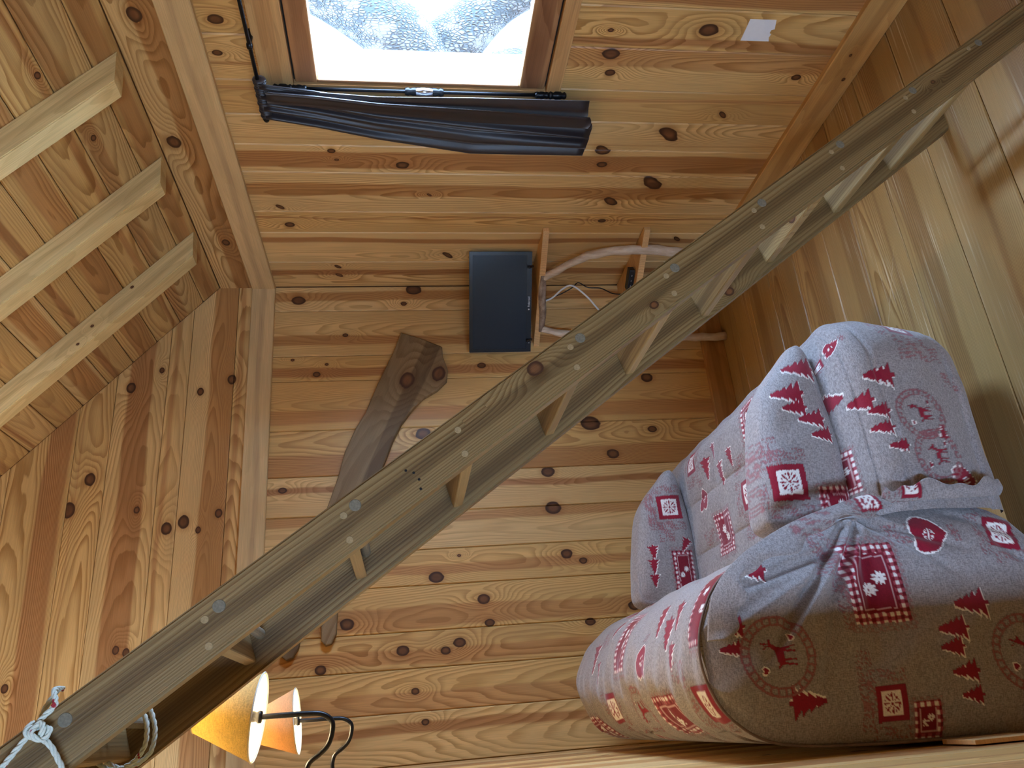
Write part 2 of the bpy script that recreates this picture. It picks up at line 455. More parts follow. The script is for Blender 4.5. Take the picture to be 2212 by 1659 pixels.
# wall plates (rough sawn beams) at the wall tops
M_SAWN = wood('sawn_beam', srgb(214, 182, 130), srgb(196, 164, 118), heartc=0, heartw=.01, t0=.02, curve=300, along=2, line=.12, rough=.7, bump=.3)
def beam(name, center, along, across, L, W, th, mat, kind='structure', parent=None, c=.003):
    me = plank_mesh(L, W, th, c); o = link(name, me, mat); place(o, center, along, across, parent)
    if kind: o['kind'] = kind
    return o
beam('trim_1', (XR-.022, (YB+YN)/2, 2.073), (0, 1, 0), (0, 0, -1), YB-YN, .098, .03, M_SAWN)
beam('trim_2', ((XR-.022+XO)/2, YB-.022, 2.073), (1, 0, 0), (0, 0, 1), XR-.022-XO, .098, .03, M_SAWN)
# skirting boards
M_SKIRT = wood('skirting_pine', srgb(204, 158, 96), srgb(188, 142, 84), heartc=0, heartw=.02, t0=.01, curve=200, along=2, line=.3, knots=[(1.05, .02, .006), (.95, -.01, .005)])
M_SKIRT2 = wood('skirting_pine_dark', srgb(176, 128, 74), srgb(156, 110, 62), heartc=0, heartw=.02, t0=.01, curve=200, along=2, line=.3)
beam('baseboard_right', (XR-.02, (YB+YN)/2, .056), (0, 1, 0), (0, 0, -1), YB-YN, .112, .02, M_SKIRT)
beam('baseboard_back', ((XR-.02+XL)/2, YB-.018, .054), (1, 0, 0), (0, 0, 1), XR-.02-XL, .108, .018, M_SKIRT2)

# roof: backing, boards along the room, rafters below
def roofpt(s_, y, h=0.0):
    return (XR-s_*CA-h*SA, y, ZE+s_*SA-h*CA)   # h = into the room
sm = (XR-XRIDGE)/CA
b0 = -.016; v = []
for y in (YN-.15, YB+.12):
    for s_, h in ((-.12, b0), (sm, b0), (sm, b0-.09), (-.12, b0-.09)):
        v.append(roofpt(s_, y, h))
ceiling = shell('ceiling', v, [(0,1,2,3), (7,6,5,4), (0,4,5,1), (1,5,6,2), (2,6,7,3), (3,7,4,0)])
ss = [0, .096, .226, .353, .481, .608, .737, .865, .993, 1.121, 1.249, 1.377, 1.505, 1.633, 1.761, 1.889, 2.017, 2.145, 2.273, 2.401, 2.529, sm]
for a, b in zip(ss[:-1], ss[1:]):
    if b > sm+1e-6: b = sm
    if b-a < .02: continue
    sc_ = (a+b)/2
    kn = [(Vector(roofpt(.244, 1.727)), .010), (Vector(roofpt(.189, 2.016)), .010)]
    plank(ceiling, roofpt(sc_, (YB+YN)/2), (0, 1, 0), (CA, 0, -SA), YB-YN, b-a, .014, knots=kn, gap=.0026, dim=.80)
M_RAFT = [wood('rafter_pine', srgb(224, 196, 136), srgb(210, 180, 122), heartc=0, heartw=.01, t0=.03, curve=500, along=2, line=.28, rough=.6, knots=kk) for kk in
          ([], [(.5, .0, .004)], [(-1.0, -.02, .006), (-.72, .02, .005), (-.8, .0, .006)])]
for i, y in enumerate((1.832, 2.285, 2.725, 1.385, .94, .495, .05, -.395, -.84, -1.285)):
    # side view outline in (s, h): square end standing against the knee board
    bm = bmesh.new()
    h = .080
    prof = [(0.012, 0.0), (sm, 0.0), (sm, h), (0.012+h*SA/CA+.006, h)]
    Ls = sm
    vs = []
    for yy in (-.032, .032):
        for s_, hh in prof:
            vs.append(bm.verts.new((s_-Ls/2, hh-h/2, yy)))
    for f in ((0,1,2,3), (7,6,5,4), (0,4,5,1), (1,5,6,2), (2,6,7,3), (3,7,4,0)):
        bm.faces.new([vs[q] for q in f])
    bmesh.ops.recalc_face_normals(bm, faces=bm.faces)
    bmesh.ops.bevel(bm, geom=[e for e in bm.edges if abs(e.verts[0].co.x-e.verts[1].co.x) > .5], offset=.003, segments=2, affect='EDGES')
    o = from_bm('rafter', bm, M_RAFT[i % 3])
    # x up the slope, y into the room
    place(o, roofpt(Ls/2, y, h/2), (-CA, 0, SA), (-SA, 0, -CA), ceiling)

# left half of the cabin (beyond the partition and behind the photographer)
v = []
for y in (YN-.15, YB+.12):
    for x, z in ((XRIDGE, ZR), (XO-.1, ZE+.02), (XO-.1, ZE+.14), (XRIDGE, ZR+.12)):
        v.append((x, y, z))
shell('ceiling_far', v, [(3,2,1,0), (4,5,6,7), (1,5,4,0), (2,6,5,1), (3,7,6,2), (0,4,7,3)], M_SHELL)
slab('wall_far', (XO-.12, YN-.1, -.1), (XO, YB+.1, ZE+.15), M_SHELL)
# wall behind the photographer, with a tall glazed opening beyond the partition
bm = bmesh.new()
DX0, DX1, DZ0, DZ1 = -1.78, -1.28, .08, 2.06
for lo, hi in (((XO-.1, YN-.1, -.1), (DX0, YN, 4.2)), ((DX1, YN-.1, -.1), (XR+.1, YN, 4.2)), ((DX0, YN-.1, DZ1), (DX1, YN, 4.2)), ((DX0, YN-.1, -.1), (DX1, YN, DZ0))):
    box_bm(bm, lo, hi)
tag(from_bm('wall_near', bm, M_SHELL), kind='structure')
M_GLASS = bpy.data.materials.new('window_glass'); M_GLASS.use_nodes = True
nt = M_GLASS.node_tree; nt.nodes.clear()
ou = nt.nodes.new('ShaderNodeOutputMaterial'); tr = nt.nodes.new('ShaderNodeBsdfTransparent'); gl = nt.nodes.new('ShaderNodeBsdfGlossy'); mx = nt.nodes.new('ShaderNodeMixShader')
tr.inputs[0].default_value = (.97, .985, .98, 1); gl.inputs['Roughness'].default_value = .02
mx.inputs[0].default_value = .045
nt.links.new(tr.outputs[0], mx.inputs[1]); nt.links.new(gl.outputs[0], mx.inputs[2]); nt.links.new(mx.outputs[0], ou.inputs[0])
M_SASH = wood('sash_wood', srgb(188, 140, 96), srgb(168, 122, 84), heartc=0, heartw=.02, t0=0, curve=400, along=3, line=.3, rough=.5)
bm = bmesh.new()
for lo, hi in (((DX0, YN-.07, DZ0), (DX0+.04, YN-.02, DZ1)), ((DX1-.04, YN-.07, DZ0), (DX1, YN-.02, DZ1)), ((DX0+.04, YN-.07, DZ1-.04), (DX1-.04, YN-.02, DZ1)), ((DX0+.04, YN-.07, DZ0), (DX1-.04, YN-.02, DZ0+.04))):
    box_bm(bm, lo, hi)
win2 = tag(from_bm('window_2', bm, M_SASH), kind='structure')
box('pane', (DX0+.04, YN-.05, DZ0+.04), (DX1-.04, YN-.044, DZ1-.04), M_GLASS, win2)

# left partition carrying the lamps: vertical pale boards
wall_left = slab('wall_left', (XL-.09, 1.0, 0), (XL-D_, YB+D_, 2.05))
lse = [YB, 2.98, 2.78, 2.6, 2.39, 2.2, 2.0, 1.8, 1.6, 1.4, 1.2, 1.0]
for a, b in zip(lse[:-1], lse[1:]):
    kn = [(Vector((XL, rnd.uniform(b+.02, a-.02), rnd.uniform(.2, 1.9))), rnd.uniform(.006, .014)) for _ in range(2)]
    plank(wall_left, (XL, (a+b)/2, 1.025), (0, 0, 1), (0, -1, 0), 2.05, a-b, knots=kn, dim=1.18)

# ------------------------------------------------------------------ window on the right wall
M_CASE = wood('casing_wood', srgb(214, 172, 116), srgb(196, 152, 100), heartc=0, heartw=.02, t0=.01, curve=400, along=3, line=.3, rough=.55)
M_REVEAL = plain('reveal_paint', srgb(216, 208, 196), .6, noise=True, amount=.08)
win = tag(empty('window_1', (XR, 1.49, 1.4)), kind='structure')
WY0, WY1, WZ0, WZ1 = 1.33, 1.885, 1.095, 1.72     # glass
def wpart(name, lo, hi, mat, bevel=.002, g='z'):
    # mesh local x along the grain
    L = [hi[i]-lo[i] for i in range(3)]; c = [(hi[i]+lo[i])/2 for i in range(3)]
    ax = 2 if g == 'z' else 1
    if ax == 2:
        o = box(name, (-L[2]/2, -L[1]/2, -L[0]/2), (L[2]/2, L[1]/2, L[0]/2), mat, None, bevel)
        place(o, c, (0, 0, 1), (0, 1, 0), win)
    else:
        o = box(name, (-L[1]/2, -L[2]/2, -L[0]/2), (L[1]/2, L[2]/2, L[0]/2), mat, None, bevel)
        place(o, c, (0, 1, 0), (0, 0, 1), win)
    return o
# outer reveal boards lining the opening
wpart('reveal_board', (XR+.014, OY1-.016, OZ0), (XR+.125, OY1, OZ1), M_REVEAL)
wpart('reveal_board', (XR+.014, OY0, OZ0), (XR+.125, OY0+.016, OZ1), M_REVEAL)
wpart('reveal_board', (XR+.014, OY0+.016, OZ1-.016), (XR+.125, OY1-.016, OZ1), M_REVEAL, g='y')
wpart('reveal_board', (XR+.014, OY0+.016, OZ0), (XR+.125, OY1-.016, OZ0+.016), M_REVEAL, g='y')
# casing: head, sill and the two jambs
wpart('casing', (XR-.022, OY0-.05, 1.792), (XR+.014, OY1+.004, 1.885), M_CASE, g='y')
wpart('casing', (XR-.022, OY0-.05, .962), (XR+.014, OY1+.004, 1.008), M_CASE, g='y')
wpart('casing', (XR-.022, OY0-.05, 1.008), (XR+.014, OY0+.01, 1.792), M_CASE)
wpart('casing', (XR-.016, OY1-.004, 1.008), (XR+.014, OY1+.028, 1.792), M_CASE)
# sash rails and stiles, 4 mm shadow gap to the casing
M_SASHB = wood('sash_weathered', srgb(170, 128, 88), srgb(140, 98, 66), heartc=0, heartw=.03, t0=0, curve=200, along=6, line=.6, rough=.6)
wpart('sash_rail', (XR-.012, OY0+.014, WZ1), (XR+.03, OY1-.008, 1.786), M_SASH, .004, 'y')
wpart('sash_rail', (XR-.012, OY0+.014, 1.014), (XR+.03, OY1-.008, WZ0), M_SASHB, .004, 'y')
wpart('sash_stile', (XR-.012, WY1, WZ0), (XR+.03, OY1-.008, WZ1), M_SASH, .004)
wpart('sash_stile', (XR-.012, OY0+.014, WZ0), (XR+.03, WY0+.06, WZ1), M_SASH, .004)
M_GAPSHADE = plain('gap_shade_black', (.02, .018, .016, 1), .8)  # black strips added in the sash gap: stop the light leak, stand for its shade
wpart('gap_shade_strip', (XR+.004, OY0+.012, 1.784), (XR+.028, OY1-.004, 1.798), M_GAPSHADE, 0, 'y')
wpart('gap_shade_strip', (XR+.004, OY0+.012, .998), (XR+.028, OY1-.004, 1.0145), M_GAPSHADE, 0, 'y')
wpart('gap_shade_strip', (XR+.004, OY1-.0085, 1.0145), (XR+.028, OY1+.002, 1.784), M_GAPSHADE, 0)
wpart('gap_shade_strip', (XR+.004, OY0, 1.0145), (XR+.028, OY0+.0145, 1.784), M_GAPSHADE, 0)
o = wpart('pane', (XR+.008, WY0+.06, WZ0), (XR+.014, WY1, WZ1), M_GLASS, 0)

# espagnolette bolt on the far stile
M_IRON = plain('black_iron', (.012, .013, .016, 1), .35, .6, amount=.3, scale=90)
M_STEEL = plain('bright_steel', (.62, .66, .72, 1), .18, 1.0, amount=.05)
bolt = tag(empty('window_bolt', (XR-.035, 1.905, 1.4)), 'black iron espagnolette rod on the window edge beside the curtain', 'bolt')
BX, BY = XR-.029, 1.905
def lathe_part(name, prof, origin, mat, parent, seg=20):
    bm = bmesh.new(); lathe(bm, prof, seg, (0, 0, 0)); bmesh.ops.recalc_face_normals(bm, faces=bm.faces)
    o = from_bm(name, bm, mat, None, True)
    place(o, origin, (1, 0, 0), (0, 1, 0), parent); return o
lathe_part('rod', [(.0, -.41), (.0055, -.41), (.0055, .42), (0, .42)], (BX, BY, 1.4), M_IRON, bolt)
for zc in (1.825, .973):
    lathe_part('end_knob', [(0, -.03), (.008, -.03), (.012, -.024), (.009, -.017), (.013, -.01), (.013, .006), (.009, .012), (.011, .017), (.013, .022), (.008, .028), (0, .03)], (BX, BY, zc), M_IRON, bolt)
for zc in (1.775, 1.022):
    lathe_part('guide', [(0, -.022), (.009, -.022), (.011, -.016), (.009, -.01), (.0115, -.004), (.0115, .004), (.009, .01), (.011, .016), (.009, .022), (0, .022)], (BX, BY, zc), M_IRON, bolt)
lathe_part('handle_sleeve', [(0, -.06), (.011, -.06), (.013, -.05), (.010, -.044), (.0125, -.036), (.0125, .036), (.010, .044), (.013, .05), (.011, .06), (0, .06)], (BX, BY, 1.395), M_IRON, bolt)
lathe_part('handle_grip', [(0, -.026), (.0136, -.026), (.0136, .026), (0, .026)], (BX, BY, 1.395), M_STEEL, bolt)

# curtain rod on the wall above the window, and the drawn curtain
CX = XR-.055
rod = tag(empty('curtain_rod', (CX, 1.6, 1.888)), 'thin black iron curtain rod above the window', 'curtain rod')
bm = bmesh.new(); tube(bm, [(0, -.35, 0), (0, .405, 0)], .0058, 12)
o = from_bm('rod', bm, M_IRON, None, True); place(o, (CX, 1.6, 1.888), (1, 0, 0), (0, 1, 0), rod)
for dy in (.12, -.3):
    bm = bmesh.new(); tube(bm, [(.056, 0, 0), (.02, 0, 0), (0, 0, 0)], [.011, .006, .006], 10)
    o = from_bm('bracket', bm, M_IRON, None, True); place(o, (CX, 1.6+dy, 1.888), (1, 0, 0), (0, 1, 0), rod)
    lathe_part('bracket_ring', [(.0062, -.008), (.0105, -.006), (.0105, .006), (.0062, .008)], (CX, 1.6+dy, 1.888), M_IRON, rod)
bm = bmesh.new(); lathe(bm, [(0, -.012), (.008, -.01), (.011, 0), (.008, .01), (0, .012)], 14)
bmesh.ops.recalc_face_normals(bm, faces=bm.faces)
o = from_bm('finial', bm, M_IRON, None, True); place(o, (CX, 2.01, 1.888), (0, 0, -1), (1, 0, 0), rod)

def curtain_mat():
    mt = bpy.data.materials.new('dark_satin'); mt.use_nodes = True
    nt = mt.node_tree; b = nt.nodes['Principled BSDF']; t = NT(nt)
    tc = nt.nodes.new('ShaderNodeTexCoord')
    n = t.noise(tc.outputs['Object'], 900.0, 2.0)
    c = t.mix(n, (.010, .007, .009, 1), (.028, .018, .018, 1))
    nt.links.new(c, b.inputs['Base Color'])
    b.inputs['Roughness'].default_value = .42; b.inputs['Specular IOR Level'].default_value = .55
    b.inputs['Sheen Weight'].default_value = .25; b.inputs['Sheen Roughness'].default_value = .4
    return mt
M_CURT = curtain_mat()
cur = tag(empty('curtain', (CX, 2.03, 1.9)), 'dark brown satin curtain bunched on its rod beside the window', 'curtain')
def curtain_sheet(name, ya, yb_, ztop, zbot, folds, x0, amp, parent, seedp, th=.004):
    nu, nv = 90, 40
    V = []; F = []
    for j in range(nv+1):
        w = j/nv
        z = ztop+(zbot-ztop)*w
        for i in range(nu+1):
            u = i/nu
            e0 = np.interp(w, [0, .15, .33, .63, 1], ya); e1 = np.interp(w, [0, .15, .33, .63, 1], yb_)
            y = e0+(e1-e0)*u
            ph = folds*2*math.pi*u+seedp
            fine = math.sin(ph*2.6+1.0)*amp*.45*(1-w)**1.5
            x = x0-amp*(.55+.45*w)*math.sin(ph)-fine-.012*math.sin(u*math.pi)*w
            V.append((x, y+.004*math.sin(ph*1.3)*w, z+.006*math.sin(ph)*w))
    for j in range(nv):
        for i in range(nu):
            a = j*(nu+1)+i; F.append((a, a+1, a+nu+2, a+nu+1))
    me = bpy.data.meshes.new(name); me.from_pydata(V, [], F); me.update()
    o = link(name, me, M_CURT, None, True)
    o.parent = parent; o.matrix_parent_inverse = parent.matrix_basis.inverted()
    md = o.modifiers.new('thickness', 'SOLIDIFY'); md.thickness = th; md.offset = 0
    return o
curtain_sheet('drape', [1.852, 1.872, 1.905, 1.93, 1.985], [1.996, 2.03, 2.078, 2.135, 2.130], 1.885, .842, 3.2, CX-.006, .014, cur, .4)
curtain_sheet('front_drape', [1.860, 1.872, 1.895, 1.912, 1.935], [1.915, 1.925, 1.945, 1.972, 1.985], 1.868, .862, .55, CX-.030, .008, cur, 2.6)
curtain_sheet('back_drape', [1.870, 1.875, 1.885, 1.875, 1.872], [1.91, 1.918, 1.93, 1.94, 1.962], 1.86, .872, .5, CX-.014, .006, cur, 1.2)
bm = bmesh.new(); nH = 90
tube(bm, [(0, -.078+.156*k/(nH-1), 0) for k in range(nH)], [(.0135+.0032*math.sin(k*1.05)+.0015*math.sin(k*.37))*(1 if 0 < k < nH-1 else .55) for k in range(nH)], 16)
for v_ in bm.verts:
    if v_.co.z < -.004: v_.co.z *= 1.35
o = from_bm('gathered_heading', bm, M_CURT, None, True); place(o, (CX, 1.922, 1.886), (1, 0, 0), (0, 1, 0), cur)

# scrap of paper on the wall
M_PAPER = plain('white_paper', srgb(236, 238, 244), .5, amount=.03)
pp = [(1.605,.438),(1.604,.356),(1.637,.347),(1.641,.356),(1.652,.357),(1.657,.350),(1.668,.352),(1.683,.346),(1.684,.437)]
pc = Vector((XR-.0015, 1.645, .395))
o = prism('paper_scrap', [(-(y-pc.y), z-pc.z) for y, z in pp], .0015, M_PAPER)
place(o, pc, (0, -1, 0), (0, 0, 1)); tag(o, 'small torn white paper scrap stuck low on the plank wall', 'paper')

# tree outside the window
def bark_mat():
    mt = bpy.data.materials.new('bark'); mt.use_nodes = True
    nt = mt.node_tree; b = nt.nodes['Principled BSDF']; t = NT(nt)
    tc = nt.nodes.new('ShaderNodeTexCoord')
    vo = nt.nodes.new('ShaderNodeTexVoronoi'); vo.feature = 'DISTANCE_TO_EDGE'
    nt.links.new(t.vmath('MULTIPLY', tc.outputs['Object'], (60, 60, 26)), vo.inputs['Vector'])
    vo.inputs['Scale'].default_value = 1.6
    n = t.noise(tc.outputs['Object'], 14, 4)
    f = t.smooth(t.math('ADD', vo.outputs[0], t.math('MULTIPLY', t.math('SUBTRACT', n, .5), .9)), -.05, .22)
    nt.links.new(t.mix(f, (.010, .017, .020, 1), (.06, .064, .064, 1)), b.inputs['Base Color'])
    b.inputs['Roughness'].default_value = .9
    bp = nt.nodes.new('ShaderNodeBump'); bp.inputs['Distance'].default_value = .02
    nt.links.new(f, bp.inputs['Height']); nt.links.new(bp.outputs[0], b.inputs['Normal'])
    return mt
M_BARK = bark_mat()
tree = tag(empty('tree', (2.9, 3.0, -3.0)), 'rough barked tree standing just outside the window', 'tree')
def limb(name, pts, rad):
    bm = bmesh.new(); P = crv(pts, 40)
    Rr = [rad[0]+(rad[1]-rad[0])*k/39 for k in range(40)]
    tube(bm, P, Rr, 28)
    for v_ in bm.verts:
        q = v_.co; v_.co += Vector((math.sin(q.z*17+q.y*9), math.sin(q.z*13+q.x*11), math.sin(q.y*15)))*.012
    o = from_bm(name, bm, M_BARK, None, True)
    o.parent = tree; o.matrix_parent_inverse = tree.matrix_basis.inverted()
bpy.context.view_layer.update()
limb('trunk', [(2.75, 2.98, -3), (2.72, 2.92, 0), (2.66, 2.86, 1.2), (2.7, 2.9, 2.2), (2.8, 3.0, 5)], [.30, .2])
limb('branch', [(2.62, 2.85, 1.15), (2.62, 2.62, 1.32), (2.75, 2.42, 1.62), (3.0, 2.3, 2.3)], [.17, .09])
limb('branch', [(2.66, 2.8, 1.5), (2.7, 2.6, 1.28), (2.85, 2.4, 1.02), (3.1, 2.2, .5)], [.14, .1])

# ------------------------------------------------------------------ ladder
TH = math.radians(54.2); LD = Vector((math.cos(TH), 0, -math.sin(TH))); LN = Vector((math.sin(TH), 0, math.cos(TH)))
FOOT = Vector((1.384, 0, 0)); LW = .0765
OLD1, OLD2 = srgb(138, 113, 73), srgb(110, 87, 54)
def old_wood(seed, knots=(), dim=1.0, **kw):
    a = dict(curve=1500, along=2.0, warp=3.2, line=.8, rough=.5, bump=.3, heartc=0.0, heartw=.012, t0=.058, width=.08); a.update(kw)
    return wood('old_wood', [c*dim for c in OLD1[:3]]+[1], [c*dim for c in OLD2[:3]]+[1], seed=seed, knots=knots, **a)
ladder = tag(empty('ladder', (1.384, 1.36, 0)), 'worn wooden loft ladder with flat rungs leaning across the room', 'ladder')
LEN = 2.66
def stringer(y0, y1, mat):
    bm = bmesh.new()
    cut = LW/math.tan(TH)            # floor cut
    prof = [(0, 0), (LEN, 0), (LEN, LW), (cut*0-LW*math.cos(TH)/math.sin(TH), LW)]
    vs = []
    for yy in (0, y1-y0):
        for s_, n_ in prof: vs.append(bm.verts.new((s_-LEN/2, n_-LW/2, yy)))
    for f in ((0,1,2,3), (7,6,5,4), (0,4,5,1), (1,5,6,2), (2,6,7,3), (3,7,4,0)): bm.faces.new([vs[q] for q in f])
    bmesh.ops.recalc_face_normals(bm, faces=bm.faces)
    bmesh.ops.bevel(bm, geom=[e for e in bm.edges if abs(e.verts[0].co.x-e.verts[1].co.x) > .5], offset=.004, segments=2, affect='EDGES')
    o = from_bm('stringer', bm, mat)
    c = FOOT - LD*(LEN/2) + LN*(LW/2)
    # local x up the ladder, y across its face, z towards +y
    place(o, (c.x, y0, c.z), -LD, LN, ladder)
    return o
# local x of a world point on the stringer
def sl(x, z): return (Vector((x, 0, z))-FOOT).dot(-LD)-LEN/2
def tl_(x, z): return (Vector((x, 0, z))-FOOT).dot(LN)-LW/2
fk = [(sl(.535, 1.27), tl_(.535, 1.27)+.004, .013), (sl(.66, 1.05), tl_(.66, 1.05)-.004, .008), (sl(1.2, .335), tl_(1.2, .335), .005)]
stringer(1.18, 1.21, old_wood(2.2, fk, 1.05))
stringer(1.524, 1.554, old_wood(6.1, [(sl(.87, .72), -.02, .012)], .92, t0=-.06))
# treads tilt a little towards the back of the ladder
TD = Vector((.962, 0, .272)); TNv = Vector((-.272, 0, .962))
tq = [(1.239,.217),(1.104,.41),(.958,.62),(.814,.809),(.675,1.007),(.54,1.199),(.397,1.397),(.268,1.585),(.13,1.78),(-.01,1.975)]
for i, (x, z) in enumerate(tq):
    L, W, th = .336, .060, .020
    mt = old_wood(i*1.7+.3, [(.0, .01, .012)] if i == 2 else [], 1.25 if i in (2, 4) else 1.1, line=.5)
    o = box('tread', (-L/2, -W/2, -th/2), (L/2, W/2, th/2), mt, None, .003)
    c = Vector((x, 0, z))+TD*(W/2)-TNv*(th/2)
    place(o, (c.x, 1.367, c.z), (0, 1, 0), (-TD), ladder)
M_PEGG = plain('peg_end_grain_grey', srgb(120, 112, 94), .7, amount=.35, scale=300)
M_PEGL = plain('peg_end_grain_pale', srgb(160, 136, 96), .7, amount=.3, scale=300)
M_NAIL = plain('nail_iron', (.03, .028, .026, 1), .5, .5)
def disc(name, x, z, r, mat, y=1.18, depth=.012, proud=.0008, parent=ladder, seg=18):
    bm = bmesh.new()
    lathe(bm, [(0, depth), (r, depth), (r, .0006), (r-.0006, 0), (0, 0)], seg, axis='y')
    bmesh.ops.remove_doubles(bm, verts=bm.verts, dist=1e-6); bmesh.ops.recalc_face_normals(bm, faces=bm.faces)
    o = from_bm(name, bm, mat); place(o, (x, y-proud, z), (1, 0, 0), (0, 1, 0), parent); return o
for x, z in ((1.174,.391),(1.024,.598),(.878,.798),(.733,.997),(.594,1.189),(.319,1.568),(.183,1.756),(.05,1.94),(1.322,.184)):
    disc('dowel', x, z, .0092, M_PEGG, depth=.37)
for x, z in ((1.153,.414),(1.004,.622),(.86,.818),(.716,1.016),(.577,1.208),(.434,1.407),(.304,1.585),(.166,1.774),(1.303,.215),
             (1.116,.406),(.964,.609),(.823,.809),(.68,1.007),(.539,1.201),(.394,1.398),(.267,1.576),(.13,1.766)):
    disc('peg', x, z, .0056, M_PEGL)
for x, z in ((.355,1.471),(.37,1.491),(.34,1.469),(.366,1.479)):
    disc('nail', x, z, .0022, M_NAIL, depth=.004, seg=10)
o = box('patch', (-.023, -.0048, -.004), (.023, .0048, .0009), old_wood(.9, [], 1.5), None, .0005)
place(o, (.459, 1.18, 1.3785), -LD, -LN, ladder)

# rope lashing at the ladder head
def rope_mat():
    mt = bpy.data.materials.new('rope_fibre'); mt.use_nodes = True
    nt = mt.node_tree; b = nt.nodes['Principled BSDF']; t = NT(nt)
    tc = nt.nodes.new('ShaderNodeTexCoord')
    n = t.noise(tc.outputs['Object'], 75.0, 1.0); n2 = t.noise(tc.outputs['Object'], 700.0, 2.0)
    c = t.mix(t.smooth(n, .66, .70), t.mix(n2, srgb(176, 182, 168), srgb(226, 230, 216)), srgb(160, 40, 50))
    nt.links.new(c, b.inputs['Base Color']); b.inputs['Roughness'].default_value = .85
    return mt
M_ROPE = rope_mat()
rope = tag(empty('rope', (.04, 1.17, 1.96)), 'white rope with red flecks knotted round the ladder head', 'rope')
def rope_part(name, pts, r=.0034, n=70, twist=95.0):
    P = crv(pts, n); bm = bmesh.new()
    for k in range(3):
        Q = []; dist = 0.0; nr = None
        for i, p in enumerate(P):
            tg = (P[min(i+1, n-1)]-P[max(i-1, 0)]).normalized()
            if nr is None:
                nr = tg.cross(Vector((0, .3, 1))).normalized()
            nr = (nr-tg*nr.dot(tg)).normalized(); bn = tg.cross(nr)
            if i: dist += (P[i]-P[i-1]).length
            a = dist*twist*2+k*2.094
            Q.append(p+(nr*math.cos(a)+bn*math.sin(a))*r*.55)
        tube(bm, Q, r*.62, 7)
    o = from_bm(name, bm, M_ROPE, None, True)
    o.parent = rope; o.matrix_parent_inverse = rope.matrix_basis.inverted(); return o
rope_part('strand', [(.092, 1.225, 1.965), (.088, 1.19, 1.962), (.069, 1.172, 1.952), (.052, 1.17, 1.966), (.040, 1.168, 1.966)])
rope_part('strand', [(.043, 1.168, 1.972), (.030, 1.166, 1.98), (.019, 1.166, 1.988), (-.001, 1.166, 2.003), (-.03, 1.17, 2.03), (-.06, 1.19, 2.06)])
rope_part('strand', [(.036, 1.168, 1.965), (.027, 1.166, 1.956), (.019, 1.166, 1.947), (-.002, 1.168, 1.934), (-.022, 1.174, 1.925), (-.03, 1.2, 1.925), (-.012, 1.222, 1.945), (.05, 1.222, 1.985), (.09, 1.215, 1.968)], n=110)
rope_part('knot', [(.050, 1.170, 1.974), (.038, 1.160, 1.978), (.030, 1.168, 1.966), (.040, 1.160, 1.958), (.048, 1.166, 1.964), (.036, 1.156, 1.97), (.028, 1.164, 1.958), (.04, 1.166, 1.952), (.044, 1.172, 1.97)], n=120)
rope_part('loop', [(.075, 1.42, 1.925), (.066, 1.41, 1.902), (.05, 1.405, 1.893), (.034, 1.402, 1.888), (.016, 1.40, 1.888), (.0, 1.40, 1.894), (-.014, 1.405, 1.917), (-.012, 1.42, 1.95), (.02, 1.425, 1.99), (.06, 1.425, 1.975), (.075, 1.42, 1.925)], n=120)
rope_part('loop', [(.07, 1.39, 1.93), (.062, 1.385, 1.906), (.046, 1.38, 1.896), (.030, 1.378, 1.893), (.01, 1.38, 1.896), (-.01, 1.39, 1.915), (-.016, 1.40, 1.95), (.02, 1.41, 1.995), (.06, 1.40, 1.975), (.07, 1.39, 1.93)], n=120)

# ------------------------------------------------------------------ corner shelf of driftwood
M_SHELFW = wood('shelf_pine', srgb(222, 178, 122), srgb(206, 158, 104), heartc=0, heartw=.03, t0=.02, curve=300, along=3, line=.35)
def drift_mat(name, c1, c2, sc=(3, 60, 60)):
    mt = bpy.data.materials.new(name); mt.use_nodes = True
    nt = mt.node_tree; b = nt.nodes['Principled BSDF']; t = NT(nt)
    tc = nt.nodes.new('ShaderNodeTexCoord')
    n = t.noise(t.vmath('MULTIPLY', tc.outputs['Object'], sc), 1.0, 4.0, .6); n2 = t.noise(tc.outputs['Object'], 9, 2)
    c = t.mix(t.smooth(n, .3, .7), c2, c1); c = t.mix(t.math('MULTIPLY', t.smooth(n2, .45, .75), .5), c, c2)
    nt.links.new(c, b.inputs['Base Color']); b.inputs['Roughness'].default_value = .65
    bp = nt.nodes.new('ShaderNodeBump'); bp.inputs['Strength'].default_value = .3; bp.inputs['Distance'].default_value = .002
    nt.links.new(n, bp.inputs['Height']); nt.links.new(bp.outputs[0], b.inputs['Normal'])
    return mt
M_DRIFT = drift_mat('driftwood_pale', srgb(230, 214, 192), srgb(190, 166, 138), (40, 40, 8))
shelf = tag(empty('corner_shelf', (1.7, 2.95, 0)), 'two tier corner shelf of pine boards on driftwood legs', 'shelf')
SA_, SB_ = Vector((1.547, 3.119, 0)), Vector((1.838, 2.680, 0))
for zt, off in ((.893, 0.0), (.465, .012)):
    pts = [(1.54-off, 3.134), (1.855, 3.134), (1.855, 2.676-off), (1.84, 2.676-off)]
    c = Vector((1.72, 2.95, zt))
    o = prism('shelf', [(p[0]-c.x, p[1]-c.y) for p in pts], .026, M_SHELFW, None, .003)
    place(o, c, (1, 0, 0), (0, 1, 0), shelf)
def branch(name, pts, rad, mat, parent, n=26, seg=12, lump=.0025):
    bm = bmesh.new(); P = crv(pts, n)
    Rr = [np.interp(k/(n-1), np.linspace(0, 1, len(rad)), rad) for k in range(n)]
    tube(bm, P, Rr, seg)
    for v_ in bm.verts:
        q = v_.co; v_.co += Vector((math.sin(q.z*61+q.y*33), math.sin(q.z*47+q.x*51), math.sin(q.x*57)))*lump
    o = from_bm(name, bm, mat, None, True)
    o.parent = parent; o.matrix_parent_inverse = parent.matrix_basis.inverted(); return o
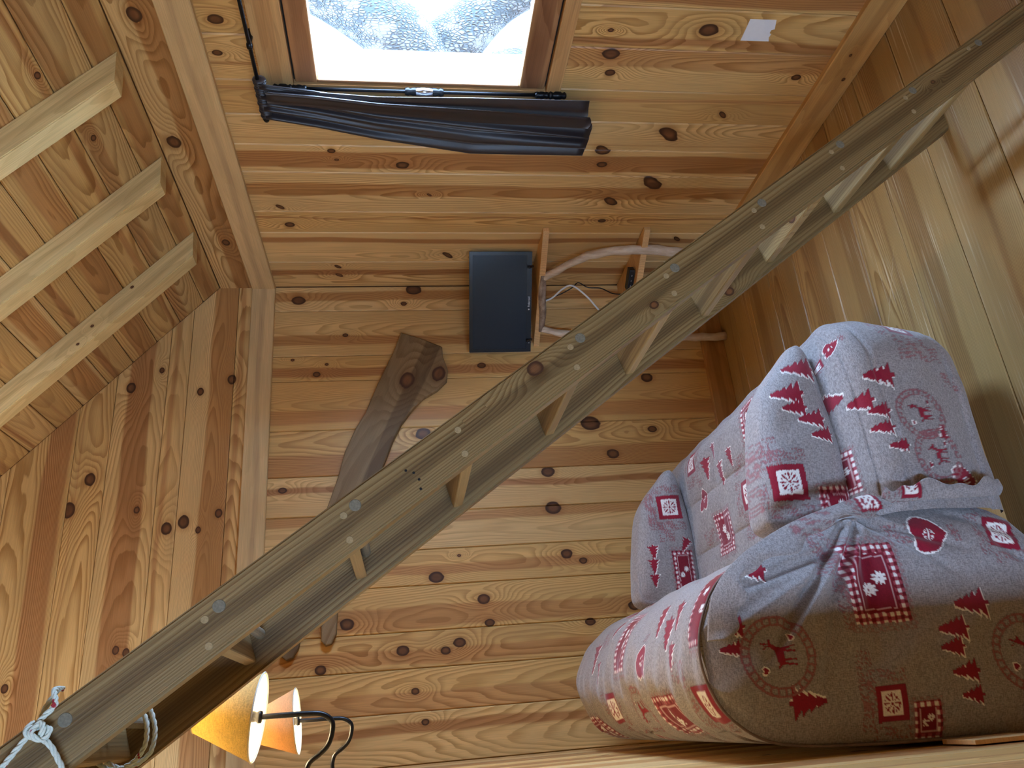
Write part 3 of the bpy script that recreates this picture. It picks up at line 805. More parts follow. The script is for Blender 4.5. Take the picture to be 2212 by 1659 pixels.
branch('driftwood_leg', [(1.728, 2.862, .875), (1.765, 2.806, .765), (1.792, 2.768, .649), (1.799, 2.752, .509), (1.797, 2.752, .376), (1.79, 2.765, .28), (1.77, 2.80, .12), (1.765, 2.81, .002)], [.015, .016, .019, .02, .022, .022, .024, .024], M_DRIFT, shelf)
branch('driftwood_leg', [(1.588, 3.06, .86), (1.572, 3.075, .76), (1.556, 3.085, .5), (1.55, 3.09, .2), (1.551, 3.09, .002)], [.014, .016, .017, .017, .019], M_DRIFT, shelf)
branch('driftwood_lip', [(1.735, 2.85, .878), (1.70, 2.895, .874), (1.64, 2.985, .868), (1.585, 3.07, .862)], [.011, .017, .017, .012], drift_mat('driftwood_grey', srgb(180, 160, 140), srgb(120, 98, 80), (30, 30, 60)), shelf)
# media box on the lower shelf
M_BLACK = plain('black_plastic', (.012, .012, .014, 1), .35, amount=.2, scale=40)
mb = tag(empty('media_box', (1.745, 2.90, .465)), 'small black set top box on the lower corner shelf', 'media box')
o = box('case', (-.05, -.02, 0), (.05, .02, .026), M_BLACK, None, .003); place(o, (1.745, 2.90, .4655), (SB_-SA_).normalized(), Vector((-(SB_-SA_).y, (SB_-SA_).x, 0)), mb)
M_LED = plain('grey_print', srgb(150, 150, 150), .4, amount=.05)
for k in range(3):
    q = box('button', (-.004, -.0006, -.0015), (.004, .0006, .0015), M_LED); dv = (SB_-SA_).normalized(); nv = Vector((-dv.y, dv.x, 0))
    place(q, Vector((1.745, 2.90, .4785))+dv*(-.025+.025*k)+nv*.0203*(-1 if nv.y > 0 else 1), dv, nv, mb)

# television on the upper shelf
TL, TR = Vector((1.492, 3.090, .917)), Vector((1.836, 2.822, .917))
tx = (TR-TL).normalized(); TWd = (TR-TL).length; TH_ = .270
tv = tag(empty('television', ((TL+TR)/2)), 'small black flat television standing on the corner shelf', 'television')
tzn = tx.cross(Vector((0, 0, 1)))        # towards the room
M_TV = plain('tv_gloss', (.006, .007, .009, 1), .25, spec=.3, amount=.15, scale=30)
M_SCREEN = plain('tv_screen', (.008, .012, .019, 1), .3, amount=.05, spec=.22)
cT = (TL+TR)/2+Vector((0, 0, TH_/2))
def tvp(name, lo, hi, mat, bevel=.002, par=None):
    o = box(name, lo, hi, mat, None, bevel); place(o, cT, tx, (0, 0, 1), tv)
    return o
bm = bmesh.new(); w2, h2 = TWd/2, TH_/2
for lo, hi in (((-w2, -h2, -.016), (w2, -h2+.022, .0)), ((-w2, h2-.014, -.016), (w2, h2, .0)), ((-w2, -h2+.022, -.016), (-w2+.015, h2-.014, .0)), ((w2-.015, -h2+.022, -.016), (w2, h2-.014, .0))):
    box_bm(bm, lo, hi)
o = from_bm('bezel', bm, M_TV); place(o, cT, tx, (0, 0, 1), tv)
tvp('screen', (-w2+.014, -h2+.021, -.012), (w2-.014, h2-.013, -.003), M_SCREEN, 0)
tvp('back_cover', (-w2+.02, -h2+.01, -.030), (w2-.045, h2-.03, -.0165), M_BLACK, .004)
M_WHITE = plain('white_print', srgb(226, 230, 236), .4, amount=.02)
fc = bpy.data.curves.new('brand_lettering', 'FONT'); fc.body = 'Polaroid'; fc.size = .0135; fc.extrude = .0002; fc.align_x = 'CENTER'; fc.align_y = 'CENTER'
_t = bpy.data.objects.new('lettering_curve', fc); COL.objects.link(_t); bpy.context.view_layer.update()
_m = bpy.data.meshes.new_from_object(_t.evaluated_get(bpy.context.evaluated_depsgraph_get())); bpy.data.objects.remove(_t)
_m.materials.clear(); o = link('brand_lettering', _m, M_WHITE); place(o, cT+Vector((0, 0, -h2+.011))+tzn*.0004+tx*.003, tx, (0, 0, 1), tv)
o = prism('brand_mark', [(.0045*math.cos(a*math.pi/4)*(1 if a % 2 == 0 else .55), .0045*math.sin(a*math.pi/4)*(1 if a % 2 == 0 else .55)) for a in range(8)], .0004, M_WHITE)
place(o, cT+Vector((0, 0, -h2+.011))+tzn*.0005+tx*(-.030), tx, (0, 0, 1), tv)
for dx in (-.178, -.172):
    o = prism('indicator', [(.0013*math.cos(a*math.pi/4), .0013*math.sin(a*math.pi/4)) for a in range(8)], .0004, M_WHITE if dx < -.175 else plain('red_led', srgb(190, 60, 50), .4))
    place(o, cT+Vector((0, 0, -h2+.008+(.004 if dx > -.175 else 0)))+tzn*.0005+tx*dx, tx, (0, 0, 1), tv)
for sx in (-.165, .155):
    base = cT+Vector((0, 0, -h2))+tx*sx-tzn*.010
    zf = .8935-base.z
    bm = bmesh.new()
    tube(bm, [(0, .0, .004), (0, .022*(1 if sx > 0 else .6), (zf+.006)*.55), (0, .045*(1 if sx > 0 else .6), zf+.006)], [.007, .006, .006], 8)
    tube(bm, [(0, .0, .004), (0, -.022, (zf+.006)*.5), (0, -.048, zf+.006)], [.007, .006, .006], 8)
    o = from_bm('foot', bm, M_BLACK, None, True); place(o, base, tx, tzn, tv)

# cables down from the television
M_CABW = plain('white_cable', srgb(232, 232, 230), .45, amount=.03)
def cable(name, label, pts, r, mat):
    bm = bmesh.new(); c = Vector(pts[0]); tube(bm, [p-c for p in crv(pts, 40)], r, 8)
    o = from_bm(name, bm, mat, None, True); o.location = c; tag(o, label, 'cable'); return o
cable('power_cable', 'white cable drooping under the television to the lower shelf', [(1.69, 3.0, .868), (1.70, 2.985, .82), (1.735, 2.96, .768), (1.745, 2.955, .725), (1.70, 2.975, .66), (1.655, 3.02, .60), (1.63, 3.09, .52), (1.62, 3.11, .3), (1.62, 3.113, .12)], .0042, M_CABW)
cable('antenna_cable', 'thin black cable hanging behind the white one', [(1.72, 3.05, .868), (1.73, 3.04, .82), (1.75, 3.03, .76), (1.775, 3.02, .71), (1.80, 3.02, .68), (1.775, 3.02, .64), (1.77, 3.02, .58), (1.76, 3.05, .52), (1.76, 3.06, .468)], .0026, M_BLACK)

# driftwood slab on the back wall
D = [(1.608,1.481),(1.581,1.403),(1.534,1.303),(1.487,1.302),(1.42,1.283),(1.372,1.289),(1.329,1.332),(1.293,1.393),(1.241,1.443),(1.18,1.487),(1.11,1.523),(1.031,1.553),(.925,1.597),(.804,1.638),(.678,1.683),(.555,1.718),(.454,1.743),(.354,1.749),(.319,1.766),(.314,1.788),(.331,1.803),(.39,1.805),(.458,1.811),(.51,1.829),(.427,1.862),(.314,1.884),(.28,1.904),(.272,1.927),(.289,1.949),(.35,1.939),(.497,1.897),(.634,1.857),(.757,1.816),(.867,1.778),(.961,1.747),(1.067,1.72),(1.166,1.677),(1.237,1.635),(1.362,1.586),(1.426,1.556),(1.514,1.515)]
M_SLAB = wood('driftwood_slab', srgb(142, 118, 84), srgb(112, 90, 62), seed=4.4, heartc=.0, heartw=.035, t0=.0, curve=160, along=3, warp=4, line=.55, rough=.6, bump=.25, knots=[(.42, .035, .032), (.50, -.075, .03)])
ang = math.atan2(1.42-1.85, 1.45-.5); cD = Vector((.98, 3.108, 1.60))
ex = Vector((math.cos(ang), 0, math.sin(ang))); ez = Vector((-math.sin(ang), 0, math.cos(ang)))
pts = [((Vector((x, 0, z))-Vector((cD.x, 0, cD.z))).dot(ex), (Vector((x, 0, z))-Vector((cD.x, 0, cD.z))).dot(ez)) for x, z in D]
o = prism('driftwood_slab', pts, .0265, M_SLAB, None, .006)
place(o, cD, ex, ez); tag(o, 'flat forked driftwood slab fixed on the back wall behind the ladder', 'driftwood')

# ------------------------------------------------------------------ wall lamps on the left partition
def shade_mat(name, col, weave):
    mt = bpy.data.materials.new(name); mt.use_nodes = True
    nt = mt.node_tree; nt.nodes.clear(); t = NT(nt)
    ou = nt.nodes.new('ShaderNodeOutputMaterial'); df = nt.nodes.new('ShaderNodeBsdfDiffuse'); tl = nt.nodes.new('ShaderNodeBsdfTranslucent'); mx = nt.nodes.new('ShaderNodeMixShader')
    tc = nt.nodes.new('ShaderNodeTexCoord')
    a = t.noise(t.vmath('MULTIPLY', tc.outputs['Object'], (90, 90, 900)), 1.0, 1.0); b = t.noise(t.vmath('MULTIPLY', tc.outputs['Object'], (700, 700, 40)), 1.0, 1.0)
    w = t.lin(t.math('ADD', a, b), .7, 1.3, 1-weave, 1+weave)
    c = t.mix(1.0, col, t.comb(w, w, w), 'MULTIPLY')
    nt.links.new(c, df.inputs[0]); nt.links.new(c, tl.inputs[0]); mx.inputs[0].default_value = .42
    nt.links.new(df.outputs[0], mx.inputs[1]); nt.links.new(tl.outputs[0], mx.inputs[2]); nt.links.new(mx.outputs[0], ou.inputs[0])
    return mt
M_BULB = bpy.data.materials.new('bulb_glow'); M_BULB.use_nodes = True
nt = M_BULB.node_tree; b = nt.nodes['Principled BSDF']
b.inputs['Emission Color'].default_value = (1.0, .78, .46, 1); b.inputs['Emission Strength'].default_value = 40.0
b.inputs['Base Color'].default_value = (1, .9, .7, 1)
def wall_lamp(y, tilt, mats, label, power):
    t_ = tag(empty('wall_lamp', (XL, y, 1.69)), label, 'lamp', 'wall lamps on the left partition')
    ax = Vector((.050, y, 1.785))
    # shade: open cone, wide end down
    bm = bmesh.new(); lathe(bm, [(.034, .118), (.082, 0), (.0808, .0006), (.0328, .1174)], 40)
    bmesh.ops.recalc_face_normals(bm, faces=bm.faces)
    sh = from_bm('shade', bm, mats[0], None, True)
    M_ = Matrix.Translation(ax-Vector((XL, y, 1.69))) @ Matrix.Rotation(tilt, 4, 'Y')
    sh.parent = t_; sh.matrix_local = M_
    bm = bmesh.new(); lathe(bm, [(.0318, .1168), (.0796, .001)], 40)
    li = from_bm('lining', bm, mats[2], None, True); li.parent = sh
    for zz, rr in ((0, .0822), (.118, .0342)):
        bm = bmesh.new(); pts = [(rr*math.cos(a*2*math.pi/40), rr*math.sin(a*2*math.pi/40), zz) for a in range(41)]
        tube(bm, pts, .0016, 6, False); tr_ = from_bm('trim_ring', bm, mats[1], None, True); tr_.parent = sh
    bm = bmesh.new(); bmesh.ops.create_uvsphere(bm, u_segments=16, v_segments=12, radius=.018)
    bu = from_bm('bulb', bm, M_BULB, None, True); bu.parent = t_; bu.matrix_local = M_ @ Matrix.Translation((0, 0, .066))
    bm = bmesh.new(); lathe(bm, [(0, -.006), (.011, -.006), (.012, 0), (.009, .004), (.0105, .01), (.0105, .044), (.007, .048), (0, .048)], 16)
    bmesh.ops.recalc_face_normals(bm, faces=bm.faces)
    so = from_bm('lamp_holder', bm, M_IRON, None, True); so.parent = t_; so.matrix_local = M_
    A = [(.050, 1.783), (.0495, 1.74), (.049, 1.70), (.046, 1.665), (.032, 1.645), (.008, 1.645), (-.012, 1.653), (-.026, 1.668), (-.040, 1.687), (-.062, 1.693), (-.085, 1.69), (-.100, 1.69)]
    bm = bmesh.new(); tube(bm, crv([(x, y, z) for x, z in A], 60), .0052, 12)
    ar = from_bm('arm', bm, M_IRON, None, True); ar.parent = t_; ar.matrix_parent_inverse = t_.matrix_basis.inverted()
    bm = bmesh.new(); lathe(bm, [(0, .034), (.012, .033), (.022, .028), (.028, .018), (.03, .008), (.034, .005), (.034, 0), (0, 0)], 28, axis='x')
    bmesh.ops.remove_doubles(bm, verts=bm.verts, dist=1e-6); bmesh.ops.recalc_face_normals(bm, faces=bm.faces)
    pl = from_bm('wall_plate', bm, M_IRON, None, True); pl.parent = t_
    l = bpy.data.lights.new('bulb_light', 'POINT'); l.energy = power; l.color = (1.0, .74, .42); l.shadow_soft_size = .02
    lo = bpy.data.objects.new('bulb_light', l); COL.objects.link(lo); lo.parent = t_; lo.matrix_local = M_ @ Matrix.Translation((0, 0, .092))
    return t_
M_SHTRIM = plain('shade_trim', srgb(240, 236, 220), .7, amount=.05)
M_LINING = shade_mat('white_lining', srgb(246, 242, 232), .02)
wall_lamp(1.72, math.radians(7), (shade_mat('linen_shade', srgb(232, 212, 156), .2), M_SHTRIM, M_LINING), 'wall lamp with yellow linen shade partly hidden by the ladder', 13.0)
wall_lamp(2.32, math.radians(-4), (shade_mat('paper_shade', srgb(238, 204, 158), .12), M_SHTRIM, M_LINING), 'wall lamp with smooth peach shade beyond the yellow one', 13.0)

# ------------------------------------------------------------------ sofa in a printed cover
REDC = np.array(srgb(142, 28, 48)[:3]); PINK = np.array(srgb(170, 78, 90)[:3]); WHT = np.array(srgb(238, 232, 226)[:3]); DRED = np.array(srgb(112, 16, 30)[:3])
class Paint:
    """printed motifs of the cloth, evaluated at the vertices: s across, t up, in metres on the cloth"""
    def __init__(q, s_, t_):
        q.s = np.ravel(s_); q.t = np.ravel(t_); q.c = np.zeros((q.s.size, 4))
    def loc(q, cx, cy, w, h, rot, pad=.6):
        ca, sa_ = math.cos(rot), math.sin(rot)
        dx, dy = q.s-cx, q.t-cy
        p = (dx*ca+dy*sa_)/w; r = (-dx*sa_+dy*ca)/h
        idx = np.where((np.abs(p) < pad) & (np.abs(r) < pad))[0]
        return idx, p[idx], r[idx]
    def put(q, idx, mask, col, a=1.0):
        k = idx[mask]; q.c[k, :3] = col; q.c[k, 3] = np.maximum(q.c[k, 3], a) if a < 1 else 1.0
    @staticmethod
    def _tree(p, r):
        u = r+.5; a = np.clip((u-.1)/.9, 0, .9999); k = a*4.3; fl = np.floor(k); fr = k-fl
        hw = .46*(1-fl/4.9)*(1-.62*fr)
        return ((u > .1) & (u < 1) & (np.abs(p) < hw*(1+.0*p))) | ((u > 0) & (u <= .12) & (np.abs(p) < .06))
    def tree(q, cx, cy, h, rot=0.0, ol=True):
        i, p, r = q.loc(cx, cy, h*.95, h, rot, .72)
        if not len(i): return
        m = q._tree(p, r)
        if ol:
            o_ = q._tree(p+.055, r-.035) | q._tree(p+.045, r+.015)
            q.put(i, o_ & ~m, WHT)
        q.put(i, m, REDC)
    @staticmethod
    def _flake(p, r, n=8):
        rad = np.hypot(p, r); an = np.arctan2(r, p)
        f = np.abs(((an/(2*math.pi/n)) % 1)-.5)*2        # 1 on a ray
        ray = (f > 1-.055/np.maximum(rad, .02)) & (rad < .44)
        leaf = (np.abs(rad-.30) < .09) & (f > .62-.0*rad)
        dots = (np.abs(rad-.36) < .045) & (f < .22)
        return (leaf | dots | (rad < .07) | (ray & (rad > .12))) & (rad < .46)
    def snow(q, cx, cy, w, rot=0.0):
        i, p, r = q.loc(cx, cy, w, w, rot)
        if not len(i): return
        m = (np.abs(p) < .5) & (np.abs(r) < .5); q.put(i, m, REDC)
        n_ = (np.abs(p) < .33) & (np.abs(r) < .33); q.put(i, n_, WHT)
        q.put(i, n_ & q._flake(p/.66, r/.66, 8), REDC)
        q.flor(cx, cy+w*.78, w*1.5, w*.42); q.flor(cx-w*.78, cy, w*.4, w*1.3); q.flor(cx+w*.78, cy, w*.4, w*1.3)
    def heart(q, cx, cy, w, rot=0.0):
        i, p, r = q.loc(cx, cy, w, w, rot, .75)
        if not len(i): return
        H = lambda k: ((p*2.3*k)**2+(r*2.3*k+.18)**2-1)**3-(p*2.3*k)**2*(r*2.3*k+.18)**3 < 0
        q.put(i, H(.9), WHT); q.put(i, H(1.0), REDC)
        q.put(i, q._flake(p/.36, (r+.02)/.36, 6) & H(1.0), WHT)
        q.flor(cx, cy-w*.72, w*.5, w*.28)
    def star(q, cx, cy, w, col=None):
        i, p, r = q.loc(cx, cy, w, w, .3)
        if not len(i): return
        rad = np.hypot(p, r); an = np.arctan2(r, p)
        q.put(i, (rad < .16+.34*np.abs(np.cos(an*4.5))**.6) & (rad > .07), WHT if col is None else col)
    def ging(q, cx, cy, w, h, rot=0.0, cell=.0078):
        i, p, r = q.loc(cx, cy, w, h, rot, .62)
        if not len(i): return
        X, Y = p*w, r*h; b = min(w, h)*.17
        e = (np.abs(p) < .5) & (np.abs(r) < .5); inn = (np.abs(X) < w/2-b) & (np.abs(Y) < h/2-b)
        a1 = (np.floor(X/cell) % 2) == 0; a2 = (np.floor(Y/cell) % 2) == 0
        q.put(i, e & a1 & a2, DRED); q.put(i, e & (a1 ^ a2), PINK*.8+REDC*.2); q.put(i, e & ~a1 & ~a2, WHT)
        q.put(i, inn, DRED*.5+REDC*.5)
        st = inn & ((np.abs(np.abs(X)-(w/2-b*1.35)) < .0012) | (np.abs(np.abs(Y)-(h/2-b*1.35)) < .0012)) & (np.abs(X) < w/2-b*1.25) & (np.abs(Y) < h/2-b*1.25)
        q.put(i, st, PINK*.6+WHT*.4)
        fr_ = (np.abs(p) < .6) & (np.abs(r) < .6) & ~e
        m = fr_ & (np.sin(X*420)*np.sin(Y*420) > -.1); q.c[i[m], :3] = REDC; q.c[i[m], 3] = np.maximum(q.c[i[m], 3], .35)
        d = min(w, h)*.24; ca, sa_ = math.cos(rot), math.sin(rot)
        for ux, uy in ((-.08, .10), (.05, -.10)):
            ox, oy = ux*w, uy*h
            q.star(cx+ox*ca-oy*sa_, cy+ox*sa_+oy*ca, d)
    def flor(q, cx, cy, w, h, rot=0.0):
        i, p, r = q.loc(cx, cy, w, h, rot, .5)
        if not len(i): return
        X, Y = p*w, r*h
        m = (np.sin(X*330+2.2*np.sin(Y*260))*np.sin(Y*360+2.0*np.sin(X*240)) > .12) & ((np.abs(p) < .46) & (np.abs(r) < .46))
        k = i[m]; k = k[q.c[k, 3] < .5]; q.c[k, :3] = REDC; q.c[k, 3] = .55
    def deer(q, cx, cy, w, flip=1):
        i, p, r = q.loc(cx, cy, w, w, 0)
        if not len(i): return
        p = p*flip
        el = lambda x, y, a, b_: ((p-x)/a)**2+((r-y)/b_)**2 < 1
        ln = lambda x0, y0, x1, y1, t_: np.hypot(p-x0-np.clip(((p-x0)*(x1-x0)+(r-y0)*(y1-y0))/((x1-x0)**2+(y1-y0)**2), 0, 1)*(x1-x0), r-y0-np.clip(((p-x0)*(x1-x0)+(r-y0)*(y1-y0))/((x1-x0)**2+(y1-y0)**2), 0, 1)*(y1-y0)) < t_
        m = el(0, .0, .26, .12) | ln(.2, .05, .30, .24, .06) | el(.36, .26, .1, .05) | ln(-.2, -.05, -.24, -.42, .03) | ln(-.12, -.05, -.10, -.42, .03) | ln(.14, -.05, .12, -.42, .03) | ln(.2, -.05, .26, -.40, .03) | ln(.30, .3, .2, .48, .018) | ln(.33, .3, .36, .5, .018) | ln(.26, .4, .36, .44, .016) | ln(-.25, .04, -.32, .1, .03)
        q.put(i, m, REDC)
    def med(q, cx, cy, rad, deer=True):
        i, p, r = q.loc(cx, cy, rad*2, rad*2, 0, .62)
        if not len(i): return
        d_ = np.hypot(p, r)*2; an = np.arctan2(r, p)
        m = (np.abs(d_-1) < .035) | (np.abs(d_-.80) < .03) | ((np.abs(d_-.9) < .07) & (np.sin(an*26) > .45))
        k = i[m]; q.c[k, :3] = REDC; q.c[k, 3] = .62
        if deer:
            q.deer(cx, cy-.05*rad, rad*.95); q.heart_small(cx-rad*.35, cy+rad*.42, rad*.2); q.heart_small(cx+rad*.45, cy-rad*.42, rad*.16)
    def heart_small(q, cx, cy, w):
        i, p, r = q.loc(cx, cy, w, w, 0, .75)
        if not len(i): return
        H = lambda k: ((p*2.3*k)**2+(r*2.3*k+.18)**2-1)**3-(p*2.3*k)**2*(r*2.3*k+.18)**3 < 0
        q.put(i, H(.75), WHT); q.put(i, H(1.15), REDC)
    def run(q, lst):
        for mtf in lst: getattr(q, mtf[0])(*mtf[1:])
        return q.c

def cloth_mat():
    mt = bpy.data.materials.new('printed_linen'); mt.use_nodes = True
    nt = mt.node_tree; b = nt.nodes['Principled BSDF']; t = NT(nt)
    at = nt.nodes.new('ShaderNodeAttribute'); at.attribute_name = 'print'
    tc = nt.nodes.new('ShaderNodeTexCoord')
    n1 = t.noise(t.vmath('MULTIPLY', tc.outputs['Object'], (620, 620, 130)), 1.0, 1.0); n2 = t.noise(t.vmath('MULTIPLY', tc.outputs['Object'], (130, 130, 620)), 1.0, 1.0)
    w = t.lin(t.math('ADD', n1, n2), .75, 1.25, .66, 1.24)
    base = t.mix(1.0, srgb(152, 143, 141), t.comb(w, w, w), 'MULTIPLY')
    pr = t.mix(1.0, at.outputs['Color'], t.comb(*[t.lin(w, .66, 1.24, .88, 1.08)]*3), 'MULTIPLY')
    nt.links.new(t.mix(at.outputs['Alpha'], base, pr), b.inputs['Base Color'])
    b.inputs['Roughness'].default_value = .9; b.inputs['Specular IOR Level'].default_value = .15
    b.inputs['Sheen Weight'].default_value = .25
    return mt
M_CLOTH = cloth_mat()
sofa = tag(empty('sofa', (.38, 2.2, 0)), 'low sofa in a grey cover printed with red trees and hearts', 'sofa')
def grid_part(name, P, C=None, parent=None, closed=False, solid=0.0, mat=None):
    nu, nv = P.shape[:2]
    V = P.reshape(-1, 3)
    ii = np.arange(nu*nv).reshape(nu, nv)
    if closed: ii = np.concatenate([ii, ii[:1]], 0)
    F = np.stack([ii[:-1, :-1], ii[1:, :-1], ii[1:, 1:], ii[:-1, 1:]], -1).reshape(-1, 4)
    me = bpy.data.meshes.new(name)
    me.vertices.add(len(V)); me.vertices.foreach_set('co', V.astype(np.float32).ravel())
    me.loops.add(F.size); me.loops.foreach_set('vertex_index', F.astype(np.int32).ravel())
    me.polygons.add(len(F)); me.polygons.foreach_set('loop_start', np.arange(0, F.size, 4, dtype=np.int32))
    me.update(calc_edges=True); me.validate()
    if C is not None:
        a = me.color_attributes.new('print', 'FLOAT_COLOR', 'POINT'); a.data.foreach_set('color', C.astype(np.float32).ravel())
    o = link(name, me, mat or M_CLOTH, None, True)
    if parent is not None:
        o.parent = parent; o.matrix_parent_inverse = parent.matrix_basis.inverted()
    if solid:
        md = o.modifiers.new('thickness', 'SOLIDIFY'); md.thickness = solid; md.offset = 0
    return o
def wob(a, b, c=0.0):
    return (np.sin(a*23+b*11+c)+np.sin(a*9-b*31+1.7*c)*.7+np.sin(a*47+b*37+c*2)*.35)/2
def seg_d(X, Y, x0, y0, x1, y1):
    L2 = (x1-x0)**2+(y1-y0)**2; u = np.clip(((X-x0)*(x1-x0)+(Y-y0)*(y1-y0))/L2, 0, 1)
    return np.hypot(X-x0-u*(x1-x0), Y-y0-u*(y1-y0)), u
def npcrv(P, n):
    return np.array([tuple(v_) for v_ in crv([(p[0], p[1], 0) for p in P], n)])[:, :2]

# backrest: rounded bolster section running along the partition
CS = [(.37,.46),(.345,.60),(.30,.74),(.24,.845),(.17,.895),(.10,.915),(.03,.905),(-.035,.865),(-.08,.78),(-.095,.6),(-.100,.3),(-.097,.05)]
S_ = npcrv(CS, 1200); arc = np.concatenate([[0], np.cumsum(np.hypot(*np.diff(S_, axis=0).T))])
na, ny = 360, 260
av = np.linspace(0, arc[-1], na); sx = np.interp(av, arc, S_[:, 0]); sz = np.interp(av, arc, S_[:, 1])
yv = np.linspace(1.612, 2.90, ny)
A, Yg = np.meshgrid(av, yv, indexing='ij'); Xs, Zs = np.repeat(sx[:, None], ny, 1), np.repeat(sz[:, None], ny, 1)
tx_ = np.gradient(sx); tz_ = np.gradient(sz); nl = np.hypot(tx_, tz_); nx_, nz_ = -tz_/nl, tx_/nl
if nz_[na//3] < 0: nx_, nz_ = -nx_, -nz_
dsp = .006*wob(A*1.1, Yg*.8, .3)+.004*np.sin(Yg*70+3*np.sin(A*5))*np.exp(-((A-.75)/.22)**2)
endr = np.clip((Yg-1.612)/.05, 0, 1); endf = np.clip((2.90-Yg)/.06, 0, 1)
dsp = dsp-.004*(1-np.sqrt(1-(1-endr)**2))-.03*(1-np.sqrt(1-(1-endf)**2))
dsp = np.where(Xs < -.05, np.minimum(dsp, -.002), dsp)
P = np.stack([np.maximum(Xs+nx_[:, None]*dsp, -.106), Yg, Zs+nz_[:, None]*dsp], -1)
pt = Paint(Yg, A)
C = pt.run([('ging',2.272,.473,.12,.19),('ging',1.932,.70,.16,.12),('ging',1.63,.46,.085,.20),('ging',2.78,.749,.15,.14),('heart',2.036,.556,.085),('tree',1.93,.465,.085),('tree',1.85,.505,.08),('tree',1.79,.47,.07),('tree',1.80,.56,.06),('tree',2.62,.50,.10),('tree',2.54,.553,.08),('snow',1.665,.674,.085),('snow',2.432,.661,.09),('flor',1.76,.60,.10,.05),('flor',2.53,.44,.12,.08),('med',2.16,.68,.07),('tree',2.42,.42,.08),('heart',2.28,.80,.08),('ging',2.55,.28,.14,.12),('tree',2.2,.30,.08),('snow',1.9,.28,.08)])
grid_part('backrest', P, C, sofa)
# near end panel of the backrest
def outl(z):   # rear and front x of the section at a height
    rear = S_[:, 1]; k = np.argmax(S_[:, 1])
    xf = np.interp(z, S_[:k+1, 1], S_[:k+1, 0]); xr = np.interp(-z, -S_[k:, 1], S_[k:, 0])
    return xr, xf
nz, nx = 300, 170
zz = .055+(.905-.055)*(np.linspace(0, 1, nz)**.92)
U = np.linspace(0, 1, nx)
Zg = np.repeat(zz[:, None], nx, 1); xr_, xf_ = outl(zz)
xf_ = np.where(zz < .46, np.interp(zz, [.05, .07, .10, .14, .18, .22, .46], [.17, .23, .29, .335, .357, .37, .37]), xf_)
Xg = xr_[:, None]+(xf_-xr_)[:, None]*U[None, :]
edge = np.minimum(U, 1-U)[None, :]*(xf_-xr_)[:, None]; edge = np.minimum(edge, (.915-Zg)*1.1)
bul = .045*(1-np.exp(-np.maximum(edge, 0)/.05))
fold = 0*Xg
for x0, z0, x1, z1, am, wd in ((.335,.545,.06,.80,.026,.011),(.34,.535,.10,.745,-.020,.016),(.335,.52,.13,.66,.016,.010),(.34,.51,.17,.60,-.012,.014),(.345,.50,.20,.30,.009,.010),(.345,.50,.26,.26,.008,.009),(.34,.52,.02,.56,.009,.012),(.28,.60,.20,.86,.010,.010),(.24,.64,.12,.88,-.008,.012),(.30,.16,.37,.34,.008,.012),(.2,.12,.33,.25,.009,.012),(.16,.62,-.03,.70,.007,.010)):
    d_, u_ = seg_d(Xg, Zg, x0, z0, x1, z1)
    fold = fold+1.5*am*np.exp(-(d_/wd)**2)*(1-u_**2)*np.clip(edge/.02, 0, 1)
fold = fold+.003*wob(Xg*1.6, Zg*1.6, 1.0)*np.clip(edge/.03, 0, 1)
P = np.stack([Xg, 1.616-bul+fold, Zg], -1)
C = Paint(Xg, Zg).run([('heart',.305,.361,.082),('ging',.209,.523,.166,.126),('tree',.154,.32,.079),('tree',.107,.375,.066),('tree',.071,.387,.054),('tree',.023,.37,.059),('tree',-.022,.366,.049),('tree',.252,.78,.066),('tree',.14,.85,.055),('tree',.099,.856,.045),('snow',-.025,.545,.068),('tree',-.01,.72,.075,3.14),('med',.079,.765,.075),('flor',.283,.619,.12,.05),('flor',.014,.59,.14,.04),('snow',.30,.185,.07,-.2),('med',.049,.225,.075),('flor',.20,.60,.18,.03),('flor',.31,.43,.05,.06),('ging',-.06,.47,.07,.06)])
grid_part('end_panel', P, C, sofa)
bm = bmesh.new(); tube(bm, [(p[0], 1.606, p[1]) for p in S_[::12]], .0028, 8)
o = from_bm('piping', bm, plain('piping_cord', srgb(120, 100, 92), .9), None, True); o.parent = sofa; o.matrix_parent_inverse = sofa.matrix_basis.inverted()

# seat cushion between the arms
nx, ny = 190, 230
ux = np.linspace(0, 1, nx); yv = np.linspace(1.75, 2.66, ny)
px = np.interp(ux, [0, .80, .87, .93, 1], [.28, .775, .812, .832, .838]); pz = np.interp(ux, [0, .80, .87, .93, 1], [.505, .503, .493, .468, .40])
Xg = np.repeat(px[:, None], ny, 1); Yg = np.repeat(yv[None, :], nx, 0); Zg = np.repeat(pz[:, None], ny, 1).copy()
puff = .012*(np.abs(np.sin((Xg-.30)/.17*math.pi))**.5)*(np.abs(np.sin((Yg-1.80)/.27*math.pi))**.5)
Zg += puff*(ux < .85)[:, None]-.008+.004*wob(Xg*1.4, Yg*1.4, 2.0)
C = Paint(Yg, -Xg).run([('snow',2.114,-.554,.085),('snow',2.514,-.775,.085),('ging',2.335,-.49,.12,.13),('heart',2.462,-.629,.075),('tree',2.39,-.715,.075),('tree',2.277,-.667,.08),('tree',2.32,-.75,.06),('tree',2.188,-.691,.06),('ging',2.02,-.745,.12,.12),('flor',2.153,-.65,.10,.05),('flor',2.12,-.45,.12,.05),('tree',1.9,-.6,.07),('flor',2.45,-.5,.1,.05),('snow',1.92,-.42,.08)])
grid_part('seat', np.stack([Xg, Yg, Zg], -1), C, sofa)

